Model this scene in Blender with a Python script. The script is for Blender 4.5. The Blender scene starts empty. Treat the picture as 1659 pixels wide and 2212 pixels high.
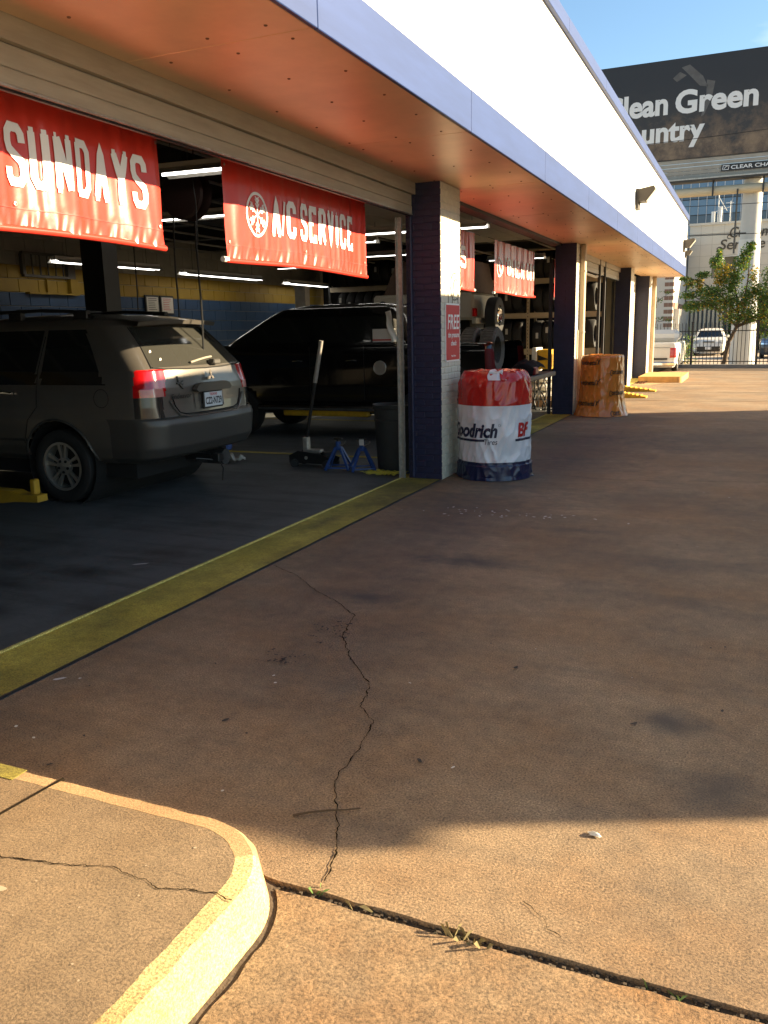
import bpy, bmesh, math, random
from mathutils import Vector, Matrix, noise
R = math.radians
rnd = random.Random(7)
scene = bpy.context.scene

# ------------------------------------------------------------------ camera
cam_d = bpy.data.cameras.new('camera'); cam = bpy.data.objects.new('camera', cam_d)
scene.collection.objects.link(cam); scene.camera = cam
yaw, pitch, roll = R(23.72), R(12.2), R(-1.24)
fw = Vector((-math.sin(yaw)*math.cos(pitch), math.cos(yaw)*math.cos(pitch), -math.sin(pitch)))
rt = Vector((math.cos(yaw), math.sin(yaw), 0)); up = rt.cross(fw)
rt2 = rt*math.cos(roll)+up*math.sin(roll); up2 = up*math.cos(roll)-rt*math.sin(roll)
cam.matrix_world = Matrix(((rt2.x, up2.x, -fw.x, 0), (rt2.y, up2.y, -fw.y, 0), (rt2.z, up2.z, -fw.z, 1.6), (0, 0, 0, 1)))
cam_d.sensor_fit = 'VERTICAL'; cam_d.sensor_height = 24.0; cam_d.lens = 1802/2212*24.0
cam_d.clip_start = 0.05; cam_d.clip_end = 3000
scene.render.resolution_x = 768; scene.render.resolution_y = 1024

# ------------------------------------------------------------------ light
SUN_EL, SUN_AZ = R(18.5), math.atan2(0.915, 0.4035)      # azimuth clockwise from +Y
sdir = Vector((math.sin(SUN_AZ)*math.cos(SUN_EL), math.cos(SUN_AZ)*math.cos(SUN_EL), math.sin(SUN_EL)))
world = bpy.data.worlds.new('World'); scene.world = world; world.use_nodes = True
wn = world.node_tree.nodes; wl = world.node_tree.links; wn.clear()
wo = wn.new('ShaderNodeOutputWorld'); wb = wn.new('ShaderNodeBackground'); sk = wn.new('ShaderNodeTexSky')
sk.sky_type = 'NISHITA'; sk.sun_disc = False; sk.sun_elevation = SUN_EL; sk.sun_rotation = SUN_AZ
sk.air_density = 1.0; sk.dust_density = 0.35; sk.ozone_density = 1.3
wb.inputs['Strength'].default_value = 0.05
tcw = wn.new('ShaderNodeTexCoord'); mpw = wn.new('ShaderNodeMapping'); mpw.inputs['Scale'].default_value = (1, 1, 2.6); mpw.inputs['Location'].default_value = (0.35, 0.1, 0.2); wl.new(tcw.outputs['Generated'], mpw.inputs[0])
cn = wn.new('ShaderNodeTexNoise'); cn.inputs['Scale'].default_value = 2.6; cn.inputs['Detail'].default_value = 7; cn.inputs['Roughness'].default_value = 0.55; wl.new(mpw.outputs[0], cn.inputs['Vector'])
cr = wn.new('ShaderNodeValToRGB'); cr.color_ramp.elements[0].position = 0.52; cr.color_ramp.elements[1].position = 0.74; wl.new(cn.outputs['Fac'], cr.inputs[0])
bw = wn.new('ShaderNodeRGBToBW'); wl.new(sk.outputs[0], bw.inputs[0])
gn = wn.new('ShaderNodeMath'); gn.operation = 'MULTIPLY'; gn.inputs[1].default_value = 1.9; wl.new(bw.outputs[0], gn.inputs[0])
cm = wn.new('ShaderNodeMix'); cm.data_type = 'RGBA'; wl.new(cr.outputs[0], cm.inputs[0]); wl.new(sk.outputs[0], cm.inputs[6]); wl.new(gn.outputs[0], cm.inputs[7])
tn = wn.new('ShaderNodeMix'); tn.data_type = 'RGBA'; tn.blend_type = 'MULTIPLY'; tn.inputs[0].default_value = 1.0; tn.inputs[7].default_value = (0.91, 1.03, 1.08, 1); wl.new(cm.outputs[2], tn.inputs[6])
wl.new(tn.outputs[2], wb.inputs[0]); wl.new(wb.outputs[0], wo.inputs[0])
sun_d = bpy.data.lights.new('sun', 'SUN'); sun_d.energy = 5.0; sun_d.angle = R(0.32); sun_d.color = (1.0, 0.79, 0.50)
sun = bpy.data.objects.new('sun', sun_d); scene.collection.objects.link(sun)
sun.rotation_euler = sdir.to_track_quat('Z', 'Y').to_euler(); sun.location = (20, 10, 20)
scene.view_settings.view_transform = 'Standard'; scene.view_settings.look = 'None'
scene.view_settings.exposure = 2.25; scene.view_settings.gamma = 1.0; scene.view_settings.use_curve_mapping = False
scene.render.engine = 'CYCLES'

# ------------------------------------------------------------------ materials
def mat(name, col, rough=0.7, metal=0.0, var=0.0, scale=6.0, bump=0.0, bscale=40.0, emit=None, spec=0.5, coat=0.0, col2=None, detail=5.0, stretch=None, alpha=None):
    m = bpy.data.materials.new(name); m.use_nodes = True
    nt = m.node_tree; N = nt.nodes; L = nt.links; b = N['Principled BSDF']
    b.inputs['Base Color'].default_value = (*col, 1); b.inputs['Roughness'].default_value = rough
    b.inputs['Metallic'].default_value = metal; b.inputs['Specular IOR Level'].default_value = spec
    b.inputs['Coat Weight'].default_value = coat; b.inputs['Coat Roughness'].default_value = 0.05
    if emit: b.inputs['Emission Color'].default_value = (*emit[:3], 1); b.inputs['Emission Strength'].default_value = emit[3]
    tc = N.new('ShaderNodeTexCoord'); vec = tc.outputs['Object']
    if stretch:
        mp = N.new('ShaderNodeMapping'); mp.inputs['Scale'].default_value = stretch; L.new(vec, mp.inputs[0]); vec = mp.outputs[0]
    if var > 0 or col2:
        n = N.new('ShaderNodeTexNoise'); n.inputs['Scale'].default_value = scale; n.inputs['Detail'].default_value = detail; n.inputs['Roughness'].default_value = 0.65
        L.new(vec, n.inputs['Vector'])
        r = N.new('ShaderNodeValToRGB'); L.new(n.outputs['Fac'], r.inputs[0])
        r.color_ramp.elements[0].position = 0.3; r.color_ramp.elements[1].position = 0.72
        c2 = col2 if col2 else tuple(min(1, c*(1+var)) for c in col)
        c1 = col if col2 else tuple(c*(1-var) for c in col)
        r.color_ramp.elements[0].color = (*c1, 1); r.color_ramp.elements[1].color = (*c2, 1)
        L.new(r.outputs[0], b.inputs['Base Color'])
    if bump > 0:
        n2 = N.new('ShaderNodeTexNoise'); n2.inputs['Scale'].default_value = bscale; n2.inputs['Detail'].default_value = 4; L.new(vec, n2.inputs['Vector'])
        bp = N.new('ShaderNodeBump'); bp.inputs['Strength'].default_value = bump; bp.inputs['Distance'].default_value = 0.01
        L.new(n2.outputs['Fac'], bp.inputs['Height']); L.new(bp.outputs[0], b.inputs['Normal'])
    return m

def concrete(name, base, dark, light, spots=(), streak=0.0, speck=0.8, rough=0.85, stain=0.55, warm=None, bumpk=0.6):
    """weathered concrete: mottling, fine aggregate, oil stains with their own shapes"""
    m = bpy.data.materials.new(name); m.use_nodes = True
    nt = m.node_tree; N = nt.nodes; L = nt.links; b = N['Principled BSDF']; b.inputs['Roughness'].default_value = rough
    P = N.new('ShaderNodeNewGeometry').outputs['Position']
    def nz(s, d=6, ro=0.6):
        n = N.new('ShaderNodeTexNoise'); n.inputs['Scale'].default_value = s; n.inputs['Detail'].default_value = d; n.inputs['Roughness'].default_value = ro
        L.new(P, n.inputs['Vector']); return n.outputs['Fac']
    def ramp(f, a, c, ca=(0, 0, 0), cc=(1, 1, 1)):
        r = N.new('ShaderNodeValToRGB'); r.color_ramp.elements[0].position = a; r.color_ramp.elements[1].position = c
        r.color_ramp.elements[0].color = (*ca, 1); r.color_ramp.elements[1].color = (*cc, 1); L.new(f, r.inputs[0]); return r.outputs[0]
    def mix(f, a, c, t='MIX'):
        x = N.new('ShaderNodeMix'); x.data_type = 'RGBA'; x.blend_type = t
        if isinstance(f, float): x.inputs[0].default_value = f
        else: L.new(f, x.inputs[0])
        for i, v in ((6, a), (7, c)):
            if isinstance(v, tuple): x.inputs[i].default_value = (*v, 1)
            else: L.new(v, x.inputs[i])
        return x.outputs[2]
    c = mix(ramp(nz(1.1, 8, 0.7), 0.35, 0.68), base, light)
    if warm: c = mix(ramp(nz(0.9, 6, 0.65), 0.42, 0.60), c, warm)
    c = mix(ramp(nz(0.8, 9, 0.72), 0.47, 0.70, (0, 0, 0), (stain,)*3), c, dark)
    c = mix(ramp(nz(5.0, 6, 0.7), 0.56, 0.72, (0, 0, 0), (0.35*stain,)*3), c, dark)
    c = mix(0.75*min(1.0, speck+.2), c, ramp(nz(15, 6, 0.72), 0.36, 0.66, (0.80,)*3, (1.16,)*3), 'MULTIPLY')
    sp = nz(135, 4, 0.8); c = mix(speck, c, ramp(sp, 0.38, 0.64, (0.22,)*3, (1.8,)*3), 'MULTIPLY')
    sp2 = nz(120, 3, 0.7); c = mix(ramp(sp2, 0.60, 0.70, (0, 0, 0), (0.7*speck,)*3), c, light); c = mix(ramp(nz(95, 3, 0.6), 0.63, 0.70, (0, 0, 0), (0.55*speck,)*3), c, dark)
    if streak:
        sm = N.new('ShaderNodeMapping'); sm.inputs['Scale'].default_value = (0.35, 2.6, 1); L.new(P, sm.inputs[0])
        sn = N.new('ShaderNodeTexNoise'); sn.inputs['Scale'].default_value = 1.6; sn.inputs['Detail'].default_value = 8; sn.inputs['Roughness'].default_value = 0.7; L.new(sm.outputs[0], sn.inputs['Vector'])
        c = mix(ramp(sn.outputs['Fac'], 0.50, 0.70, (0, 0, 0), (streak,)*3), c, dark); c = mix(ramp(sn.outputs['Fac'], 0.28, 0.42, (streak*.5,)*3, (0, 0, 0)), c, light)
    for (cx, cy, rx, ry, k) in spots:
        mp = N.new('ShaderNodeMapping'); mp.vector_type = 'POINT'
        mp.inputs['Location'].default_value = (-cx/rx, -cy/ry, 0); mp.inputs['Scale'].default_value = (1/rx, 1/ry, 0)
        L.new(P, mp.inputs[0])
        ln = N.new('ShaderNodeVectorMath'); ln.operation = 'LENGTH'; L.new(mp.outputs[0], ln.inputs[0])
        ad = N.new('ShaderNodeMath'); ad.operation = 'MULTIPLY_ADD'; L.new(nz(7, 4, 0.6), ad.inputs[0]); ad.inputs[1].default_value = 1.4; L.new(ln.outputs['Value'], ad.inputs[2])
        mr = N.new('ShaderNodeMapRange'); mr.inputs[1].default_value = 0.75; mr.inputs[2].default_value = 1.85; mr.inputs[3].default_value = min(1, k*.9); mr.inputs[4].default_value = 0.0; L.new(ad.outputs[0], mr.inputs[0]); c = mix(mr.outputs[0], c, dark)
    L.new(c, b.inputs['Base Color'])
    bp = N.new('ShaderNodeBump'); bp.inputs['Strength'].default_value = bumpk; bp.inputs['Distance'].default_value = 0.006
    L.new(sp, bp.inputs['Height']); L.new(bp.outputs[0], b.inputs['Normal'])
    return m

DRV = concrete('driveway_concrete', (0.205, 0.138, 0.079), (0.060, 0.052, 0.043), (0.300, 0.210, 0.122),
               spots=[(-.21, 3.38, .17, .15, 1.0), (-.01, 2.89, .16, .2, .85), (-1.75, 5.46, .42, .17, 1.0), (-2.09, 4.46, .26, .08, .9), (-1.2, 6.6, .35, .12, .6), (-.3, 5.0, .3, .12, .5), (-2.35, 6.3, .7, 1.9, .55), (-1.75, 3.6, .55, .9, .40), (.2, 7.4, .7, 1.3, .4), (-2.0, 10.8, 1.0, 3.2, .7), (-.4, 12.5, 1.5, 3.0, .6), (-.6, 6.0, 1.3, 1.2, .35), (-2.28, 10.2, .5, .6, .6), (-.9, 8.0, .8, .4, .45), (-.7, 5.8, .7, .25, .4), (-1.0, 12.5, 1.0, .8, .5), (-2.5, 7.2, .45, .8, .5)], stain=0.6, warm=(0.220, 0.134, 0.066), streak=0.30)  # long grey spots by the second bay paint dirt plus the shade's grey tone
APR = concrete('apron_concrete', (0.195, 0.130, 0.072), (0.085, 0.062, 0.045), (0.285, 0.195, 0.108), stain=0.5, speck=0.75, warm=(0.225, 0.118, 0.045))
ISL = concrete('island_concrete', (0.160, 0.110, 0.062), (0.085, 0.062, 0.044), (0.235, 0.165, 0.097), stain=0.45, speck=0.62, warm=(0.18,0.118,0.062))
GFL = concrete('garage_floor_paint', (0.070, 0.077, 0.077), (0.018, 0.018, 0.017), (0.105, 0.113, 0.112), stain=0.85, speck=0.3, rough=0.55, streak=0.8,
               spots=[(-4.2, 4.3, .3, .15, .9), (-4.5, 3.9, .4, .1, .9), (-4.0, 4.9, .5, .12, .8), (-4.1, 3.4, .2, .2, .9)])
YEL = concrete('yellow_line_paint', (0.42, 0.33, 0.038), (0.055, 0.046, 0.018), (0.52, 0.42, 0.08), stain=0.8, speck=0.55, rough=0.75, warm=(0.27,0.22,0.03), spots=[(-3.2,7.6,.3,.9,.8),(-3.3,6.2,.10,.4,.7),(-3.1,5.2,.08,.3,.5)])
YEL2 = concrete('curb_yellow_paint', (0.42, 0.31, 0.135), (0.20, 0.14, 0.07), (0.60, 0.46, 0.22), stain=0.7, speck=0.7, warm=(0.36,0.22,0.07))
CRB = concrete('curb_concrete', (0.33, 0.20, 0.095), (0.2, 0.12, 0.06), (0.42, 0.27, 0.13), stain=0.3, speck=0.4)
LOT = concrete('lot_concrete', (0.36, 0.28, 0.20), (0.2, 0.15, 0.1), (0.45, 0.36, 0.27), stain=0.4)
DIRT = mat('joint_dirt', (0.040, 0.029, 0.019), 0.95, var=0.6, scale=60, bump=0.6, bscale=90)
CRACK = mat('crack_dark', (0.016, 0.012, 0.008), 1.0, spec=0.0)
GRAS = mat('dry_grass', (0.20, 0.16, 0.07), 0.8, var=0.4, scale=30)
GRNG = mat('green_weed', (0.10, 0.17, 0.04), 0.7)
WHT = mat('white_stucco', (0.66, 0.64, 0.59), 0.8, var=0.05, scale=3, bump=0.1, bscale=60)
FASC = mat('blue_fascia_paint', (0.027, 0.052, 0.155), 0.5, var=0.14, scale=2.2, spec=0.25, stretch=(1, 0.4, 3))
SOFF = mat('beige_soffit_metal', (0.60, 0.42, 0.26), 0.40, var=0.16, scale=1.4, spec=0.5, bump=0.35, bscale=2.2)
BOLT = mat('rusty_bolt', (0.17, 0.095, 0.06), 0.7)
BLUE = mat('navy_brick_paint', (0.012, 0.015, 0.048), 0.55, var=0.25, scale=8, bump=0.25, bscale=70)
CREAM = mat('cream_brick_paint', (0.56, 0.52, 0.41), 0.7, var=0.10, scale=9, bump=0.25, bscale=70)
CREAMD = mat('cream_wall_paint', (0.50, 0.46, 0.36), 0.7, var=0.12, scale=3)
TRIM = mat('beige_trim_paint', (0.46, 0.37, 0.25), 0.55, var=0.12, scale=4)
DOORM = mat('beige_door_panel', (0.33, 0.29, 0.22), 0.5, var=0.15, scale=5, stretch=(1, .5, 4))
ALU = mat('galvanised_steel', (0.42, 0.40, 0.36), 0.45, metal=0.7, var=0.25, scale=20)
BLK = mat('black_paint', (0.010, 0.010, 0.010), 0.45, var=0.3, scale=10)
RUB = mat('tyre_rubber', (0.014, 0.014, 0.014), 0.75, bump=0.2, bscale=90)
RUBLIT = mat('dusty_tyre_rubber', (0.085, 0.070, 0.055), 0.85, var=0.3, scale=30, bump=0.3, bscale=60)  # tan colour paints in the light on the tread
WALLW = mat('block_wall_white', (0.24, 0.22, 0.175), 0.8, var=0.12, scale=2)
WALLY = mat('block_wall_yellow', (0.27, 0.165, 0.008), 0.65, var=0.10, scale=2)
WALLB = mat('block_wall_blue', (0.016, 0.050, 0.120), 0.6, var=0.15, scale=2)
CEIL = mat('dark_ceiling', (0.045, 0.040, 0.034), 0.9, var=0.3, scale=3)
STEELD = mat('dark_steel', (0.03, 0.03, 0.03), 0.6, var=0.3, scale=12)
def banner_mat():
    m = mat('red_vinyl', (0.54, 0.036, 0.022), 0.30, var=0.10, scale=3, bump=0.05, bscale=25, spec=0.6)
    return m
RED = banner_mat()
INK = mat('white_print', (0.74, 0.72, 0.68), 0.45)
INKB = mat('dark_print', (0.012, 0.012, 0.02), 0.5)
INKN = mat('navy_print', (0.012, 0.014, 0.045), 0.4)
INKR = mat('red_print', (0.42, 0.01, 0.01), 0.4)
PLR = mat('red_bag_plastic', (0.42, 0.018, 0.014), 0.22, var=0.10, scale=5, bump=0.25, bscale=9, spec=0.6)
PLW = mat('white_bag_plastic', (0.64, 0.66, 0.69), 0.26, var=0.06, scale=5, bump=0.20, bscale=8, spec=0.6)
PLB = mat('navy_bag_plastic', (0.008, 0.013, 0.055), 0.32, bump=0.12, bscale=9, spec=0.7)
PLO = mat('orange_bag_plastic', (0.66, 0.225, 0.035), 0.24, var=0.10, scale=4, bump=0.14, bscale=11, spec=0.7)
TUBE = mat('lit_tube', (1, 1, 1), 0.4, emit=(1.0, 0.97, 0.9, 1.9))
FIX = mat('fixture_white', (0.55, 0.53, 0.48), 0.4)
GLASS = mat('dark_tinted_glass', (0.010, 0.011, 0.011), 0.06, spec=0.6, coat=0.3)
CHROME = mat('chrome', (0.72, 0.72, 0.72), 0.12, metal=1.0)
YPAINT = mat('yellow_machine_paint', (0.62, 0.36, 0.02), 0.5, var=0.2, scale=12)
BPAINT = mat('blue_stand_paint', (0.018, 0.060, 0.22), 0.45, var=0.2, scale=15)

# ------------------------------------------------------------------ mesh helpers
COL = scene.collection
ORG = {}
def setp(o, label=None, cat=None, group=None, kind=None):
    if label: o['label'] = label
    if cat: o['category'] = cat
    if group: o['group'] = group
    if kind: o['kind'] = kind
    return o
def empty(name, loc, label=None, cat=None, group=None):
    o = bpy.data.objects.new(name, None); COL.objects.link(o); o.location = loc; o.empty_display_size = 0.2
    ORG[o] = Vector(loc); return setp(o, label, cat, group)
def place(o, parent, world):
    COL.objects.link(o)
    if parent is not None:
        o.parent = parent; o.location = Vector(world)-ORG[parent]
    else: o.location = world
    ORG[o] = Vector(world); return o

class M:
    def __init__(s): s.v = []; s.f = []; s.m = []; s.mi = 0
    def add(s, vs, fs):
        n = len(s.v); s.v += [tuple(p) for p in vs]; s.f += [tuple(n+i for i in f) for f in fs]; s.m += [s.mi]*len(fs); return s
    def box(s, x0, x1, y0, y1, z0, z1, b=0.0):
        if x0 > x1: x0, x1 = x1, x0
        if y0 > y1: y0, y1 = y1, y0
        if z0 > z1: z0, z1 = z1, z0
        if b <= 0:
            return s.add([(x0,y0,z0),(x1,y0,z0),(x1,y1,z0),(x0,y1,z0),(x0,y0,z1),(x1,y0,z1),(x1,y1,z1),(x0,y1,z1)],
                         [(0,3,2,1),(4,5,6,7),(0,1,5,4),(1,2,6,5),(2,3,7,6),(3,0,4,7)])
        b = min(b, (x1-x0)*.45, (y1-y0)*.45, (z1-z0)*.45)
        lo = (x0, y0, z0); hi = (x1, y1, z1); vs = []; ix = {}
        for sx in (0,1):
            for sy in (0,1):
                for sz in (0,1):
                    sg = (sx, sy, sz); full = [hi[i] if sg[i] else lo[i] for i in range(3)]
                    ins = [hi[i]-b if sg[i] else lo[i]+b for i in range(3)]
                    for a in range(3):
                        p = list(ins); p[a] = full[a]; ix[(sg, a)] = len(vs); vs.append(p)
        fs = []
        def quad(keys, axis_out):
            idx = [ix[k] for k in keys]; fs.append(tuple(idx))
        for a in range(3):
            o1, o2 = [(1,2),(2,0),(0,1)][a]
            for sd in (0,1):
                ks = []
                for (p, q) in ((0,0),(1,0),(1,1),(0,1)):
                    g = [0]*3; g[a] = sd; g[o1] = p; g[o2] = q; ks.append((tuple(g), a))
                if sd == 0: ks.reverse()
                quad(ks, a)
        for a in range(3):                     # edges along axis a
            o1, o2 = [(1,2),(2,0),(0,1)][a]
            for p in (0,1):
                for q in (0,1):
                    g0 = [0]*3; g0[o1] = p; g0[o2] = q; g1 = list(g0); g1[a] = 1
                    ks = [(tuple(g0), o1), (tuple(g1), o1), (tuple(g1), o2), (tuple(g0), o2)]
                    if (p+q) % 2 == 0: ks = ks if p == 0 and False else ks
                    quad(ks, a)
        for k in [(a,b2,c) for a in (0,1) for b2 in (0,1) for c in (0,1)]:
            fs.append((ix[(k,0)], ix[(k,1)], ix[(k,2)]))
        return s.add(vs, fs)
    def cyl(s, p0, p1, r0, r1=None, n=16, caps=True):
        r1 = r0 if r1 is None else r1; p0 = Vector(p0); p1 = Vector(p1); d = (p1-p0).normalized()
        a = d.orthogonal().normalized(); b = d.cross(a); vs = []
        for p, r in ((p0, r0), (p1, r1)):
            for i in range(n):
                t = 2*math.pi*i/n; vs.append(p+(a*math.cos(t)+b*math.sin(t))*r)
        fs = [(i, (i+1) % n, n+(i+1) % n, n+i) for i in range(n)]
        if caps: fs += [tuple(reversed(range(n))), tuple(range(n, 2*n))]
        return s.add(vs, fs)
    def tube(s, pts, r, n=6, taper=None):
        pts = [Vector(p) for p in pts]; vs = []; k = len(pts); pa = None
        for i, p in enumerate(pts):
            d = (pts[min(i+1, k-1)]-pts[max(i-1, 0)]).normalized()
            if pa is None: a = d.orthogonal().normalized()
            else: a = (pa-d*pa.dot(d)).normalized()
            pa = a; b = d.cross(a); rr = r if taper is None else r+(taper-r)*i/max(1, k-1)
            for j in range(n):
                t = 2*math.pi*j/n; vs.append(p+(a*math.cos(t)+b*math.sin(t))*rr)
        fs = [(i*n+j, i*n+(j+1) % n, (i+1)*n+(j+1) % n, (i+1)*n+j) for i in range(k-1) for j in range(n)]
        fs += [tuple(reversed(range(n))), tuple(range((k-1)*n, k*n))]
        return s.add(vs, fs)
    def lathe(s, prof, c, axis='Z', n=32, close=False):
        c = Vector(c); vs = []
        for r, h in prof:
            for j in range(n):
                t = 2*math.pi*j/n; a, b = r*math.cos(t), r*math.sin(t)
                vs.append(c+(Vector((a, b, h)) if axis == 'Z' else Vector((b, h, a)) if axis == 'Y' else Vector((h, a, b))))
        k = len(prof); rng = range(k if close else k-1)
        fs = [(i*n+j, i*n+(j+1) % n, ((i+1) % k)*n+(j+1) % n, ((i+1) % k)*n+j) for i in rng for j in range(n)]
        return s.add(vs, fs)
    def prism(s, poly, axis, a, b):
        n = len(poly)
        def P(p, t): return (t, p[0], p[1]) if axis == 'X' else (p[0], t, p[1]) if axis == 'Y' else (p[0], p[1], t)
        return s.add([P(p, a) for p in poly]+[P(p, b) for p in poly],
                     [(i, (i+1) % n, n+(i+1) % n, n+i) for i in range(n)]+[tuple(reversed(range(n))), tuple(range(n, 2*n))])
    def grid(s, nu, nv, fn):
        return s.add([fn(i/nu, j/nv) for j in range(nv+1) for i in range(nu+1)],
                     [(j*(nu+1)+i, j*(nu+1)+i+1, (j+1)*(nu+1)+i+1, (j+1)*(nu+1)+i) for j in range(nv) for i in range(nu)])
    def mesh(s, name, mats, org, smooth=False, fix=True):
        me = bpy.data.meshes.new(name); o = Vector(org)
        me.from_pydata([tuple(Vector(p)-o) for p in s.v], [], s.f)
        mats = mats if isinstance(mats, (list, tuple)) else [mats]
        for m in mats: me.materials.append(m)
        if len(mats) > 1: me.polygons.foreach_set('material_index', s.m)
        if fix:
            bm = bmesh.new(); bm.from_mesh(me); bmesh.ops.recalc_face_normals(bm, faces=bm.faces); bm.to_mesh(me); bm.free()
        if smooth:
            me.polygons.foreach_set('use_smooth', [True]*len(me.polygons))
            if smooth != 'all': me.set_sharp_from_angle(angle=R(38))
        me.update(); return me
    def build(s, name, mats, parent=None, smooth=False, label=None, cat=None, group=None, kind=None, fix=True):
        if parent is None:
            xs, ys, zs = zip(*s.v); org = Vector(((min(xs)+max(xs))/2, (min(ys)+max(ys))/2, min(zs)))
        else: org = ORG[parent]
        o = bpy.data.objects.new(name, s.mesh(name, mats, org, smooth, fix))
        COL.objects.link(o); ORG[o] = org
        if parent is None: o.location = org
        else: o.parent = parent
        return setp(o, label, cat, group, kind)

def put(name, me, parent, world, rot=None):
    o = bpy.data.objects.new(name, me); place(o, parent, world)
    if rot: o.rotation_euler = rot
    return o

# ---- lettering
def text2d(body, size=1.0, bold=0.0, shear=0.0, sx=1.0, sub=0, align='LEFT', spacing=1.0):
    cu = bpy.data.curves.new('lettering', 'FONT'); cu.body = body; cu.size = size; cu.offset = bold*size; cu.shear = shear
    cu.align_x = align; cu.space_character = spacing; cu.resolution_u = 4; cu.fill_mode = 'FRONT'
    ob = bpy.data.objects.new('lettering', cu); COL.objects.link(ob)
    dg = bpy.context.evaluated_depsgraph_get(); dg.update()
    me = bpy.data.meshes.new_from_object(ob.evaluated_get(dg))
    bm = bmesh.new(); bm.from_mesh(me); bmesh.ops.triangulate(bm, faces=bm.faces)
    for _ in range(sub):
        lim = size*0.22
        es = [e for e in bm.edges if e.calc_length() > lim]
        if not es: break
        bmesh.ops.subdivide_edges(bm, edges=es, cuts=1); bmesh.ops.triangulate(bm, faces=bm.faces)
    vs = [(v.co.x*sx, v.co.y) for v in bm.verts]; bm.verts.index_update()
    fs = [tuple(v.index for v in f.verts) for f in bm.faces]; bm.free()
    bpy.data.objects.remove(ob); bpy.data.curves.remove(cu); bpy.data.meshes.remove(me)
    return vs, fs
def text_to(mb, t2, fn):
    vs, fs = t2; mb.add([fn(x, y) for x, y in vs], fs)
def span(t2):
    xs = [v[0] for v in t2[0]]; ys = [v[1] for v in t2[0]]; return min(xs), max(xs), min(ys), max(ys)
def fit(t2, x0, x1, y0, y1):
    a, b, c, d = span(t2); return [((x-a)/(b-a)*(x1-x0)+x0, (y-c)/(d-c)*(y1-y0)+y0) for x, y in t2[0]], t2[1]

SERIF = dict(
 S=[[(1,.74),(.97,.9),(.78,1),(.22,1),(.02,.9),(0,.72),(.1,.6),(.9,.4),(1,.28),(.98,.1),(.78,0),(.22,0),(.03,.1),(0,.26)]],
 U=[[(.08,1),(.08,.14),(.28,0),(.72,0),(.92,.14),(.92,1)],[(-.06,1),(.24,1)],[(.76,1),(1.06,1)]],
 N=[[(.08,0),(.08,1)],[(.08,1),(.92,0)],[(.92,0),(.92,1)],[(-.06,0),(.24,0)],[(.78,1),(1.06,1)],[(-.06,1),(.1,1)]],
 D=[[(.08,0),(.08,1)],[(-.05,1),(.68,1),(.94,.86),(.94,.14),(.68,0),(-.05,0)]],
 A=[[(.1,0),(.5,1),(.9,0)],[(.25,.32),(.75,.32)],[(-.06,0),(.26,0)],[(.74,0),(1.06,0)]],
 Y=[[(.06,1),(.5,.45),(.94,1)],[(.5,.45),(.5,0)],[(-.06,1),(.22,1)],[(.78,1),(1.06,1)],[(.32,0),(.68,0)]],
 C=[[(1,.72),(.97,.9),(.76,1),(.24,1),(.03,.9),(0,.76),(0,.24),(.03,.1),(.24,0),(.76,0),(.97,.1),(1,.28)]],
 E=[[(.08,0),(.08,1)],[(-.05,1),(.95,1),(.95,.84)],[(.08,.52),(.72,.52)],[(-.05,0),(1,0),(1,.18)]],
 R=[[(.08,0),(.08,1)],[(-.05,1),(.7,1),(.93,.9),(.93,.62),(.7,.5),(.08,.5)],[(.5,.5),(.95,0)],[(-.05,0),(.25,0)],[(.8,0),(1.06,0)]],
 V=[[(.06,1),(.5,0),(.94,1)],[(-.06,1),(.24,1)],[(.76,1),(1.06,1)]],
 I=[[(.5,0),(.5,1)],[(.1,0),(.9,0)],[(.1,1),(.9,1)]],
 T=[[(.5,0),(.5,1)],[(.02,.82),(.02,1),(.98,1),(.98,.82)],[(.28,0),(.72,0)]],
 O=[[(.5,1),(.2,.98),(.03,.86),(0,.7),(0,.3),(.03,.14),(.2,.02),(.5,0),(.8,.02),(.97,.14),(1,.3),(1,.7),(.97,.86),(.8,.98),(.5,1)]],
 L=[[(.08,0),(.08,1)],[(-.05,1),(.3,1)],[(-.05,0),(.98,0),(.98,.2)]])
SERIF['/'] = [[(0,0),(1,1)]]
def ribbon(mb, pts, w, fn, step=0.03):
    q = [Vector(pts[0])]
    for a, b in zip(pts[:-1], pts[1:]):
        a, b = Vector(a), Vector(b); k = max(1, int((b-a).length/step))
        q += [a+(b-a)*(i+1)/k for i in range(k)]
    n = len(q); L_, R_ = [], []
    for i in range(n):
        d1 = (q[i]-q[i-1]).normalized() if i else (q[1]-q[0]).normalized()
        d2 = (q[i+1]-q[i]).normalized() if i < n-1 else d1
        if i and i < n-1: pass
        nn = Vector((-d1.y-d2.y, d1.x+d2.x)); nn = nn.normalized() if nn.length > 1e-6 else Vector((-d1.y, d1.x))
        c = max(.6, nn.dot(Vector((-d1.y, d1.x)))); nn = nn/c
        L_.append(q[i]+nn*w/2); R_.append(q[i]-nn*w/2)
    vs = [fn(p.x, p.y) for p in L_]+[fn(p.x, p.y) for p in R_]
    mb.add(vs, [(i, i+1, n+i+1, n+i) for i in range(n-1)])
def serif_text(mb, body, x0, y0, cw, h, t, gap, fn, space=.5):
    x = x0
    for ch in body:
        if ch == ' ': x += cw*space; continue
        w = cw*(.42 if ch in 'I/' else 1.0)
        for st in SERIF[ch]:
            hz = len(st) == 2 and abs(st[0][1]-st[1][1]) < 1e-6
            tt = t*(.62 if hz else 1)
            P = [(x+t/2+px*(w-t), y0+tt/2+py*(h-tt)) for px, py in st]
            ribbon(mb, P, tt, fn)
        x += w+gap
    return x

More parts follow.
